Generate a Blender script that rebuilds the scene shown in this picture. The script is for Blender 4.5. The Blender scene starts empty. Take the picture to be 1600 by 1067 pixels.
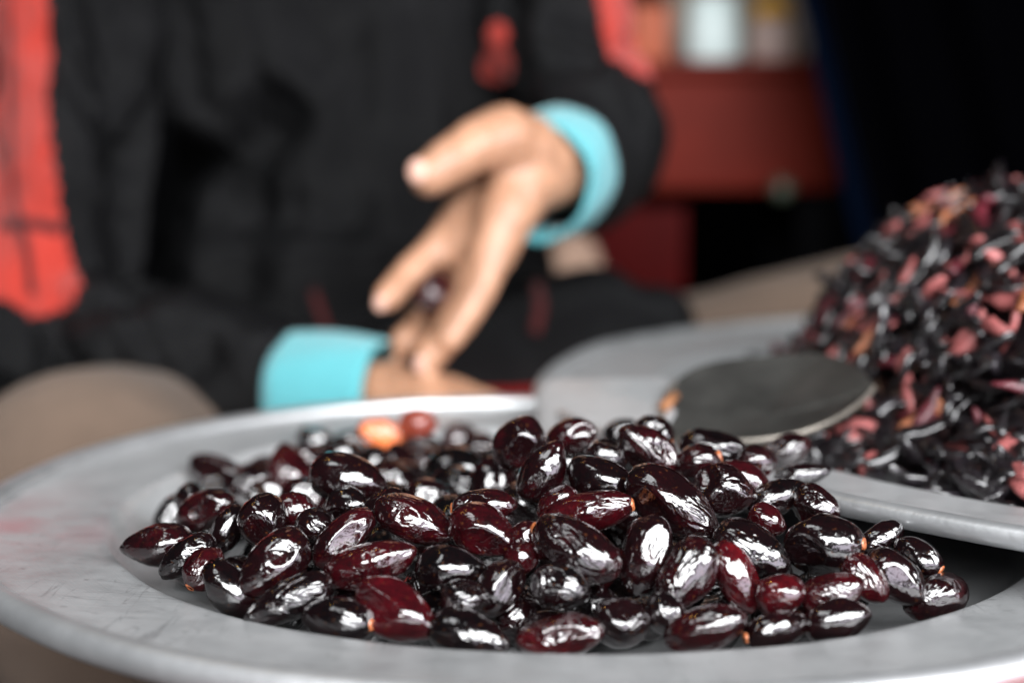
import bpy, bmesh, math, random
import numpy as np
from mathutils import Vector, Matrix
from mathutils.bvhtree import BVHTree

# ------------------------------------------------------------------ camera, light, exposure
scene = bpy.context.scene
COL = scene.collection
PITCH = 0.1195
CAM = Vector((-0.0257, -0.6421, 0.1525))
cam_data = bpy.data.cameras.new("camera")
cam_data.lens = 50.0
cam_data.sensor_width = 36.0
cam_data.clip_start = 0.02
cam_data.clip_end = 60.0
cam_data.dof.use_dof = True
cam_data.dof.focus_distance = 0.522
cam_data.dof.aperture_fstop = 3.3
cam_data.dof.aperture_blades = 9
cam = bpy.data.objects.new("camera", cam_data)
cam.location = CAM
cam.rotation_euler = (math.pi / 2 - PITCH, 0, 0)
COL.objects.link(cam)
scene.camera = cam

world = bpy.data.worlds.new("World")
scene.world = world
world.use_nodes = True
bg = world.node_tree.nodes["Background"]
bg.inputs[0].default_value = (0.80, 0.90, 1.0, 1)
bg.inputs[1].default_value = 0.022


def area(name, pos, target, sx, sy, power, col):
    d = bpy.data.lights.new(name, 'AREA')
    d.shape = 'RECTANGLE'
    d.size, d.size_y, d.energy, d.color = sx, sy, power, col
    o = bpy.data.objects.new(name, d)
    o.location = pos
    o.rotation_euler = (Vector(target) - Vector(pos)).to_track_quat('-Z', 'Y').to_euler()
    COL.objects.link(o)
    return o


# the stall stands under a roof and opens to the bright street behind the camera, to the right
area("street_opening_light", (0.68, -1.85, 1.20), (0.0, 0.15, 0.0), 3.4, 0.95, 250, (0.97, 0.985, 1.0))
# the pale street and its house fronts below that opening
area("street_bounce_light", (1.35, -1.75, 0.20), (0.0, 0.1, 0.02), 3.0, 0.6, 30, (0.93, 0.86, 1.0))
# soft daylight reaching in over the roof edge
area("roof_edge_light", (-0.9, -0.7, 2.3), (0.0, 0.3, 0.0), 1.0, 0.7, 10, (0.95, 0.98, 1.0))
# a warm bulb hanging above the stall
bl = bpy.data.lights.new("stall_bulb_light", 'POINT')
bl.energy, bl.color, bl.shadow_soft_size = 0.55, (1.0, 0.60, 0.14), 0.014
blo = bpy.data.objects.new("stall_bulb_light", bl)
blo.location = (-0.55, 0.15, 0.95)
COL.objects.link(blo)

scene.view_settings.view_transform = 'Standard'
scene.view_settings.look = 'None'
scene.view_settings.exposure = 0.0
scene.view_settings.gamma = 1.0
scene.cycles.use_denoising = True
try:
    scene.cycles.denoiser = 'OPENIMAGEDENOISE'
except Exception:
    pass
scene.cycles.max_bounces = 8

# ------------------------------------------------------------------ helpers
FPX = 50.0 / 36.0 * 1600.0
FW = Vector((0, math.cos(PITCH), -math.sin(PITCH)))
UP = Vector((0, math.sin(PITCH), math.cos(PITCH)))
RT = Vector((1, 0, 0))


def at(px, py, depth):
    """a point in the place, measured off the photograph at a given distance"""
    return CAM + (FW + RT * ((px - 800.0) / FPX) - UP * ((py - 533.5) / FPX)) * depth


def topx(p):
    d = Vector(p) - CAM
    z = d.dot(FW)
    return 800 + FPX * d.dot(RT) / z, 533.5 - FPX * d.dot(UP) / z, z


def tag(o, label=None, cat=None, group=None, kind=None):
    if label: o["label"] = label
    if cat: o["category"] = cat
    if group: o["group"] = group
    if kind: o["kind"] = kind
    return o


def link(name, me, mat=None, parent=None):
    o = bpy.data.objects.new(name, me)
    COL.objects.link(o)
    if mat is not None and me is not None and len(me.materials) == 0:
        me.materials.append(mat)
    if parent is not None:
        o.parent = parent
    return o


def empty(name, loc=(0, 0, 0), rz=0.0):
    o = bpy.data.objects.new(name, None)
    o.location = loc
    o.rotation_euler = (0, 0, rz)
    o.empty_display_size = 0.02
    COL.objects.link(o)
    return o


def mesh_from(name, verts, faces, smooth=True):
    me = bpy.data.meshes.new(name)
    me.from_pydata([tuple(v) for v in verts], [], faces)
    me.update()
    if smooth:
        me.polygons.foreach_set("use_smooth", [True] * len(me.polygons))
    return me


def from_bm(name, bm, smooth=False):
    me = bpy.data.meshes.new(name)
    bm.normal_update()
    bm.to_mesh(me)
    bm.free()
    if smooth:
        me.polygons.foreach_set("use_smooth", [True] * len(me.polygons))
    return me


def box_bm(cx, cy, cz, sx, sy, sz, bev=0.0, bm=None, rot=None):
    bm2 = bmesh.new()
    bmesh.ops.create_cube(bm2, size=1.0)
    bmesh.ops.scale(bm2, vec=(sx, sy, sz), verts=bm2.verts)
    if bev > 0:
        bmesh.ops.bevel(bm2, geom=bm2.edges[:], offset=bev, segments=3, profile=0.6, affect='EDGES')
    if rot is not None:
        bmesh.ops.rotate(bm2, cent=(0, 0, 0), matrix=rot, verts=bm2.verts)
    bmesh.ops.translate(bm2, vec=(cx, cy, cz), verts=bm2.verts)
    if bm is None:
        return bm2
    tmp = bpy.data.meshes.new("t"); bm2.to_mesh(tmp); bm2.free(); bm.from_mesh(tmp); bpy.data.meshes.remove(tmp)
    return bm


def lathe(profile, seg=160):
    """profile: (r, z) points from the axis outwards and back"""
    V, F = [], []
    n = len(profile)
    for i in range(seg):
        a = 2 * math.pi * i / seg
        c, s = math.cos(a), math.sin(a)
        for r, z in profile:
            V.append((r * c, r * s, z))
    for i in range(seg):
        j = (i + 1) % seg
        for k in range(n - 1):
            F.append((i * n + k, j * n + k, j * n + k + 1, i * n + k + 1))
    return V, F


def rand_noise(seed):
    """smooth lattice noise for numpy points (n,3) -> [-1,1]"""
    rng = np.random.default_rng(seed)
    tab = rng.uniform(-1, 1, (16, 16, 16))

    def f(p):
        i = np.floor(p).astype(int)
        t = p - i
        t = t * t * (3 - 2 * t)
        o = 0
        for a in (0, 1):
            for b in (0, 1):
                for c in (0, 1):
                    w = (t[:, 0] if a else 1 - t[:, 0]) * (t[:, 1] if b else 1 - t[:, 1]) * (t[:, 2] if c else 1 - t[:, 2])
                    o = o + w * tab[(i[:, 0] + a) % 16, (i[:, 1] + b) % 16, (i[:, 2] + c) % 16]
        return o
    return f


# ------------------------------------------------------------------ materials
def new_mat(name):
    m = bpy.data.materials.new(name)
    m.use_nodes = True
    nt = m.node_tree
    return m, nt, nt.nodes["Principled BSDF"]


def N(nt, kind, **kw):
    n = nt.nodes.new(kind)
    for k, v in kw.items():
        if k.startswith("i_"):
            n.inputs[k[2:].replace("_", " ")].default_value = v
        else:
            setattr(n, k, v)
    return n


def ramp(nt, fac, stops):
    r = nt.nodes.new("ShaderNodeValToRGB")
    while len(r.color_ramp.elements) < len(stops):
        r.color_ramp.elements.new(0.5)
    for e, (p, c) in zip(r.color_ramp.elements, stops):
        e.position = p
        e.color = (*c, 1) if len(c) == 3 else c
    nt.links.new(fac, r.inputs[0])
    return r.outputs[0]


def math_n(nt, op, a, b=0.0, clamp=False):
    n = nt.nodes.new("ShaderNodeMath")
    n.operation = op
    n.use_clamp = clamp
    for k, v in ((0, a), (1, b)):
        if isinstance(v, (int, float)):
            n.inputs[k].default_value = v
        else:
            nt.links.new(v, n.inputs[k])
    return n.outputs[0]


def mix_rgb(nt, fac, a, b, mode='MIX'):
    n = nt.nodes.new("ShaderNodeMix")
    n.data_type = 'RGBA'
    n.blend_type = mode
    if isinstance(fac, (int, float)):
        n.inputs[0].default_value = fac
    else:
        nt.links.new(fac, n.inputs[0])
    for k, v in ((6, a), (7, b)):
        if isinstance(v, tuple):
            n.inputs[k].default_value = (*v, 1)
        else:
            nt.links.new(v, n.inputs[k])
    return n.outputs[2]


def coords(nt, scale=(1, 1, 1), kind="Object", random_offset=False):
    tc = nt.nodes.new("ShaderNodeTexCoord")
    mp = nt.nodes.new("ShaderNodeMapping")
    mp.inputs["Scale"].default_value = scale
    nt.links.new(tc.outputs[kind], mp.inputs[0])
    if random_offset:
        oi = nt.nodes.new("ShaderNodeObjectInfo")
        mu = nt.nodes.new("ShaderNodeVectorMath"); mu.operation = 'SCALE'
        mu.inputs[0].default_value = (37.0, 91.0, 53.0)
        nt.links.new(oi.outputs["Random"], mu.inputs["Scale"])
        nt.links.new(mu.outputs[0], mp.inputs["Location"])
    return mp.outputs[0]


def noise(nt, vec, scale, detail=3.0, rough=0.55, dist=0.0):
    n = nt.nodes.new("ShaderNodeTexNoise")
    n.inputs["Scale"].default_value = scale
    n.inputs["Detail"].default_value = detail
    n.inputs["Roughness"].default_value = rough
    n.inputs["Distortion"].default_value = dist
    nt.links.new(vec, n.inputs["Vector"])
    return n.outputs["Fac"]


def bump(nt, bsdf, height, strength, dist, sock="Normal"):
    b = nt.nodes.new("ShaderNodeBump")
    b.inputs["Strength"].default_value = strength
    b.inputs["Distance"].default_value = dist
    nt.links.new(height, b.inputs["Height"])
    nt.links.new(b.outputs[0], bsdf.inputs[sock])
    return b


def mat_olive():
    m, nt, b = new_mat("olive_skin")
    oi = nt.nodes.new("ShaderNodeObjectInfo")
    sep = nt.nodes.new("ShaderNodeSeparateColor")
    nt.links.new(oi.outputs["Color"], sep.inputs[0])
    v = coords(nt, (1, 1, 1), "Object", True)
    big = noise(nt, v, 75, 4, 0.6, 0.4)
    speck = noise(nt, v, 420, 3, 0.7)
    f = math_n(nt, 'MULTIPLY_ADD', big, 0.85)
    nt.nodes[-1].inputs[2].default_value = -0.61
    f = math_n(nt, 'ADD', f, sep.outputs[0])
    s = math_n(nt, 'MULTIPLY', math_n(nt, 'SUBTRACT', speck, 0.5), 0.55)
    f = math_n(nt, 'ADD', f, s, True)
    c = ramp(nt, f, [(0.0, (0.0015, 0.0010, 0.0012)), (0.35, (0.0055, 0.0012, 0.0016)), (0.65, (0.024, 0.0014, 0.0026)),
                     (0.87, (0.060, 0.0025, 0.0040)), (1.0, (0.105, 0.0075, 0.0060))])
    # brown freckles
    fr = ramp(nt, noise(nt, v, 650, 2, 0.5), [(0.66, (0, 0, 0)), (0.74, (1, 1, 1))])
    c = mix_rgb(nt, math_n(nt, 'MULTIPLY', fr, 0.35), c, (0.10, 0.035, 0.012))
    nt.links.new(c, b.inputs["Base Color"])
    b.inputs["Roughness"].default_value = 0.16
    b.inputs["IOR"].default_value = 1.35
    b.inputs["Coat Weight"].default_value = 1.0
    b.inputs["Coat Roughness"].default_value = 0.022
    b.inputs["Coat IOR"].default_value = 1.72
    b.inputs["Coat Tint"].default_value = (1.0, 0.97, 0.98, 1)
    # fine wrinkles running along the fruit, pits, oily film
    vs = coords(nt, (0.45, 1, 1), "Object", True)
    w1 = noise(nt, vs, 210, 1.5, 0.5, 1.2)
    w1 = math_n(nt, 'ABSOLUTE', math_n(nt, 'SUBTRACT', w1, 0.5))
    w3 = noise(nt, coords(nt, (0.6, 1, 1), "Object", True), 95, 2, 0.5, 1.6)
    w3 = math_n(nt, 'ABSOLUTE', math_n(nt, 'SUBTRACT', w3, 0.5))
    w2 = noise(nt, v, 620, 2, 0.5, 0.3)
    w1 = math_n(nt, 'ADD', math_n(nt, 'MULTIPLY', w1, 0.55), math_n(nt, 'MULTIPLY', w3, 2.0))
    # some skins are crinkled, some taut
    k = ramp(nt, noise(nt, v, 55, 1, 0.5), [(0.36, (0.10,) * 3), (0.64, (1,) * 3)])
    k = math_n(nt, 'MULTIPLY', k, ramp(nt, oi.outputs['Random'], [(0.0, (0.35,) * 3), (1.0, (1.25,) * 3)]))
    cr = ramp(nt, noise(nt, v, 140, 3, 0.6), [(0.45, (0.018,) * 3), (0.75, (0.11,) * 3)])
    nt.links.new(cr, b.inputs['Coat Roughness'])
    w1 = math_n(nt, 'MULTIPLY', w1, k)
    h = math_n(nt, 'ADD', math_n(nt, 'MULTIPLY', w1, 1.3), math_n(nt, 'MULTIPLY', w2, 0.16))
    bump(nt, b, h, 0.6, 0.0016)
    h2 = math_n(nt, 'ADD', math_n(nt, 'MULTIPLY', w1, 1.1), math_n(nt, 'MULTIPLY', w2, 0.07))
    bump(nt, b, h2, 0.80, 0.0018, "Coat Normal")
    return m


def mat_scar():
    m, nt, b = new_mat("stem_scar_flesh")
    v = coords(nt, (1, 1, 1), "Object", True)
    c = ramp(nt, noise(nt, v, 900, 3), [(0.3, (0.16, 0.035, 0.010)), (0.7, (0.46, 0.15, 0.055))])
    nt.links.new(c, b.inputs["Base Color"])
    b.inputs["Roughness"].default_value = 0.35
    b.inputs["Coat Weight"].default_value = 0.4
    bump(nt, b, noise(nt, v, 1500, 2), 0.5, 0.0006)
    return m


def mat_metal(name, base=0.42, stain=True):
    m, nt, b = new_mat(name)
    v = coords(nt)
    big = noise(nt, v, 9, 6, 0.62, 0.6)
    fine = noise(nt, v, 60, 6, 0.65, 0.3)
    f = math_n(nt, 'ADD', math_n(nt, 'MULTIPLY', big, 0.6), math_n(nt, 'MULTIPLY', fine, 0.4))
    c = ramp(nt, f, [(0.34, (base * 0.80, base * 0.815, base * 0.83)), (0.5, (base, base * 1.015, base * 1.03)),
                     (0.66, (base * 1.14, base * 1.155, base * 1.17))])
    if stain:
        # dark scuffs
        sc = ramp(nt, noise(nt, coords(nt, (1, 2.6, 1)), 26, 7, 0.72, 1.5), [(0.615, (0, 0, 0)), (0.70, (1, 1, 1))])
        c = mix_rgb(nt, math_n(nt, 'MULTIPLY', sc, 0.62), c, (0.11, 0.105, 0.11))
        # hairline scratches and small pits
        for sc_, rot in (((3.0, 40.0, 3.0), 0.5), ((34.0, 3.0, 3.0), 1.1)):
            tc2 = nt.nodes.new("ShaderNodeTexCoord"); mp2 = nt.nodes.new("ShaderNodeMapping")
            mp2.inputs["Rotation"].default_value = (0, 0, rot); mp2.inputs["Scale"].default_value = sc_
            nt.links.new(tc2.outputs["Object"], mp2.inputs[0])
            n_ = math_n(nt, 'ABSOLUTE', math_n(nt, 'SUBTRACT', noise(nt, mp2.outputs[0], 4.0, 2, 0.5, 0.4), 0.5))
            l_ = ramp(nt, n_, [(0.0, (1, 1, 1)), (0.012, (0, 0, 0))])
            l_ = math_n(nt, 'MULTIPLY', l_, ramp(nt, noise(nt, v, 17, 2), [(0.52, (0, 0, 0)), (0.62, (1, 1, 1))]))
            c = mix_rgb(nt, math_n(nt, 'MULTIPLY', l_, 0.55), c, (0.13, 0.13, 0.135))
        pit = ramp(nt, noise(nt, v, 210, 2, 0.5), [(0.70, (0, 0, 0)), (0.75, (1, 1, 1))])
        c = mix_rgb(nt, math_n(nt, 'MULTIPLY', pit, 0.5), c, (0.12, 0.11, 0.11))
        # juice stains on one side of the brim
        g = nt.nodes.new("ShaderNodeTexGradient"); g.gradient_type = 'SPHERICAL'
        mp = nt.nodes.new("ShaderNodeMapping")
        tc = nt.nodes.new("ShaderNodeTexCoord")
        mp.inputs["Location"].default_value = (0.238 * 13, 0.055 * 13, 0)
        mp.inputs["Scale"].default_value = (13, 13, 13)
        nt.links.new(tc.outputs["Object"], mp.inputs[0]); nt.links.new(mp.outputs[0], g.inputs[0])
        j = math_n(nt, 'MULTIPLY', g.outputs["Fac"], ramp(nt, noise(nt, v, 24, 4, 0.6), [(0.4, (0, 0, 0)), (0.7, (1, 1, 1))]))
        c = mix_rgb(nt, math_n(nt, 'MULTIPLY', j, 0.75), c, (0.42, 0.20, 0.22))
    nt.links.new(c, b.inputs["Base Color"])
    b.inputs["Metallic"].default_value = 0.45
    r = ramp(nt, fine, [(0.3, (0.30,) * 3), (0.7, (0.46,) * 3)])
    nt.links.new(r, b.inputs["Roughness"])
    # lathe-turned lines round the tray, broken by wear
    ln = nt.nodes.new("ShaderNodeVectorMath"); ln.operation = 'LENGTH'
    nt.links.new(v, ln.inputs[0])
    cb = nt.nodes.new("ShaderNodeCombineXYZ")
    nt.links.new(ln.outputs["Value"], cb.inputs[0])
    nt.links.new(math_n(nt, 'MULTIPLY', noise(nt, v, 6, 1), 0.01), cb.inputs[1])
    sc = noise(nt, cb.outputs[0], 900, 3, 0.7)
    h = math_n(nt, 'ADD', math_n(nt, 'MULTIPLY', sc, 0.5), math_n(nt, 'MULTIPLY', noise(nt, v, 340, 4, 0.7), 0.5))
    bump(nt, b, h, 0.30, 0.0008)
    return m


def mat_simple(name, col, rough=0.6, var=0.25, scale=30, bumpd=0.0, coat=0.0, sheen=0.0, metallic=0.0, sss=0.0, random_offset=True, spec=0.5):
    m, nt, b = new_mat(name)
    b.inputs["Specular IOR Level"].default_value = spec
    v = coords(nt, (1, 1, 1), "Object", random_offset)
    f = noise(nt, v, scale, 4, 0.6)
    lo = tuple(max(0.0, x * (1 - var)) for x in col)
    hi = tuple(min(1.0, x * (1 + var)) for x in col)
    nt.links.new(ramp(nt, f, [(0.3, lo), (0.7, hi)]), b.inputs["Base Color"])
    b.inputs["Roughness"].default_value = rough
    b.inputs["Coat Weight"].default_value = coat
    b.inputs["Coat Roughness"].default_value = 0.15
    b.inputs["Sheen Weight"].default_value = sheen
    b.inputs["Metallic"].default_value = metallic
    if sss > 0:
        b.inputs["Subsurface Weight"].default_value = sss
        b.inputs["Subsurface Radius"].default_value = (1.0, 0.35, 0.2)
        b.inputs["Subsurface Scale"].default_value = 0.006
    if bumpd > 0:
        bump(nt, b, noise(nt, v, scale * 6, 4, 0.6), 0.6, bumpd)
    return m


def mat_cloth(name, col, weave=900, rough=0.85, var=0.2, sheen=0.15, spec=0.25):
    m, nt, b = new_mat(name)
    v = coords(nt)
    f = noise(nt, v, 14, 5, 0.6)
    c = ramp(nt, f, [(0.3, tuple(x * (1 - var) for x in col)), (0.7, tuple(x * (1 + var) for x in col))])
    nt.links.new(c, b.inputs["Base Color"])
    b.inputs["Roughness"].default_value = rough
    b.inputs["Specular IOR Level"].default_value = spec
    b.inputs["Sheen Weight"].default_value = sheen
    b.inputs["Sheen Roughness"].default_value = 0.5
    w1 = nt.nodes.new("ShaderNodeTexWave"); w1.inputs["Scale"].default_value = weave; w1.bands_direction = 'X'
    w2 = nt.nodes.new("ShaderNodeTexWave"); w2.inputs["Scale"].default_value = weave; w2.bands_direction = 'Z'
    nt.links.new(v, w1.inputs[0]); nt.links.new(v, w2.inputs[0])
    h = math_n(nt, 'ADD', math_n(nt, 'MULTIPLY', math_n(nt, 'ADD', w1.outputs["Fac"], w2.outputs["Fac"]), 0.15), noise(nt, v, 45, 4, 0.6))
    bump(nt, b, h, 0.5, 0.004)
    return m


M = {}
M['olive'] = mat_olive()
M['scar'] = mat_scar()
M['flesh'] = mat_simple("olive_flesh", (0.55, 0.13, 0.030), 0.35, 0.35, 220, 0.0006, 0.5)
M['flesh_dark'] = mat_simple('dark_olive_flesh', (0.17, 0.024, 0.012), 0.35, 0.4, 200, 0.0006, 0.5)
M['tray'] = mat_metal("worn_aluminium", 0.355)
M['rim'] = mat_simple('polished_rim', (0.54, 0.55, 0.56), 0.44, 0.15, 30, 0.0004, 0.0, 0.0, 0.85)
M['tray2'] = mat_metal("far_tray_aluminium", 0.37, False)
M['strip_black'] = mat_simple("black_dried_strip", (0.004, 0.0024, 0.0034), 0.40, 0.6, 160, 0.0022, 1.0)
M['strip_grey'] = mat_simple("black_dried_strip_painted_sheen", (0.012, 0.009, 0.012), 0.40, 0.6, 160, 0.0022, 1.0)  # grey highlights of black strips put into the base colour
for k_ in ('strip_black', 'strip_grey'):
    p_ = M[k_].node_tree.nodes['Principled BSDF']
    p_.inputs['Coat IOR'].default_value = 1.62
    p_.inputs['Specular IOR Level'].default_value = 0.15
    p_.inputs['Coat Roughness'].default_value = 0.17
M['strip_pink'] = mat_simple("pink_dried_strip", (0.27, 0.075, 0.072), 0.45, 0.45, 140, 0.0012, 0.2)
M['strip_orange'] = mat_simple("orange_dried_strip", (0.26, 0.085, 0.035), 0.42, 0.4, 140, 0.0012, 0.2)
M['strip_wine'] = mat_simple("wine_dried_strip", (0.075, 0.008, 0.014), 0.38, 0.5, 140, 0.0012, 0.3)
M['scoop'] = mat_simple("blackened_steel", (0.042, 0.041, 0.038), 0.40, 0.35, 38, 0.0006, 0.0, 0.0, 0.45)
M['scoop_edge'] = mat_simple("worn_steel_edge", (0.20, 0.18, 0.155), 0.42, 0.3, 60, 0.0004, 0.0, 0.0, 0.7)
M['rust'] = mat_simple("rusty_tang", (0.22, 0.09, 0.035), 0.7, 0.4, 90, 0.0006)
M['jacket'] = mat_cloth("charcoal_jacket_fabric", (0.0040, 0.0040, 0.0045), 700, 0.52, 0.2, 0.0, 0.17)
M['red'] = mat_cloth("red_stripe_fabric", (0.33, 0.024, 0.014), 700, 0.7, 0.15, 0.1)
M['red_dark'] = mat_cloth("piping_and_fold_red", (0.055, 0.003, 0.003), 700, 0.7, 0.15, 0.1)
M['cuff'] = mat_cloth("turquoise_knit", (0.078, 0.325, 0.358), 500, 0.85, 0.08, 0.25)
M['trousers'] = mat_cloth("brown_trouser_cloth", (0.110, 0.075, 0.054), 600, 0.9, 0.15, 0.05)
M['skin'] = mat_simple("skin", (0.345, 0.180, 0.108), 0.46, 0.20, 60, 0.0005, 0.0, 0.0, 0.0, 0.12, False)
M['nail'] = mat_simple("fingernail", (0.50, 0.29, 0.22), 0.40, 0.05, 80, 0.0, 0.0)
M['hair'] = mat_simple("dark_hair", (0.012, 0.009, 0.008), 0.5, 0.4, 120, 0.002)
M['table'] = mat_simple("red_table_paint", (0.30, 0.010, 0.009), 0.6, 0.2, 25, 0.0005, 0.0, spec=0.1)
M['far_red'] = mat_simple("brick_red_paint", (0.105, 0.010, 0.005), 0.6, 0.15, 12, spec=0.1)
M['far_red_deep'] = mat_simple("deep_red_paint", (0.042, 0.001, 0.001), 0.6, 0.15, 12, spec=0.05)
M['black_cloth'] = mat_cloth("black_tarpaulin", (0.0006, 0.0006, 0.0009), 300, 0.95, 0.1, 0.0, 0.0)
M['navy'] = mat_cloth("navy_hem", (0.0015, 0.004, 0.011), 300, 0.8, 0.1, 0.0, 0.0)
M['wall'] = mat_simple("unlit_stall_black", (0.004, 0.004, 0.0045), 0.9, 0.3, 6, 0.0, 0, 0, 0, 0, False, 0.0)  # near-black colour carries the unlit depth of the stall
M['ground'] = mat_simple("dark_paving", (0.035, 0.03, 0.028), 0.85, 0.4, 8, 0.004, 0, 0, 0, 0, False)
M['orange_box'] = mat_simple("orange_card", (0.36, 0.060, 0.008), 0.6, 0.15, 20)
M['mint'] = mat_simple("pale_mint_plastic", (0.72, 0.84, 0.82), 0.4, 0.06, 20)
M['cream'] = mat_simple("cream_ceramic", (0.50, 0.36, 0.32), 0.5, 0.15, 20)
M['yellow'] = mat_simple("yellow_lid", (0.72, 0.36, 0.03), 0.45, 0.1, 20)
M['beige'] = mat_simple("beige_card", (0.30, 0.24, 0.19), 0.8, 0.15, 10)
M['sack'] = mat_simple("beige_sackcloth", (0.34, 0.22, 0.16), 0.9, 0.2, 60, 0.002)
M['greenish'] = mat_simple("green_glint", (0.06, 0.075, 0.05), 0.25, 0.1, 20, 0, 0.3)  # colour of the added ball that imitates a glint
M['wood'] = mat_simple("stool_wood", (0.16, 0.08, 0.04), 0.6, 0.3, 15, 0.001)

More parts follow.
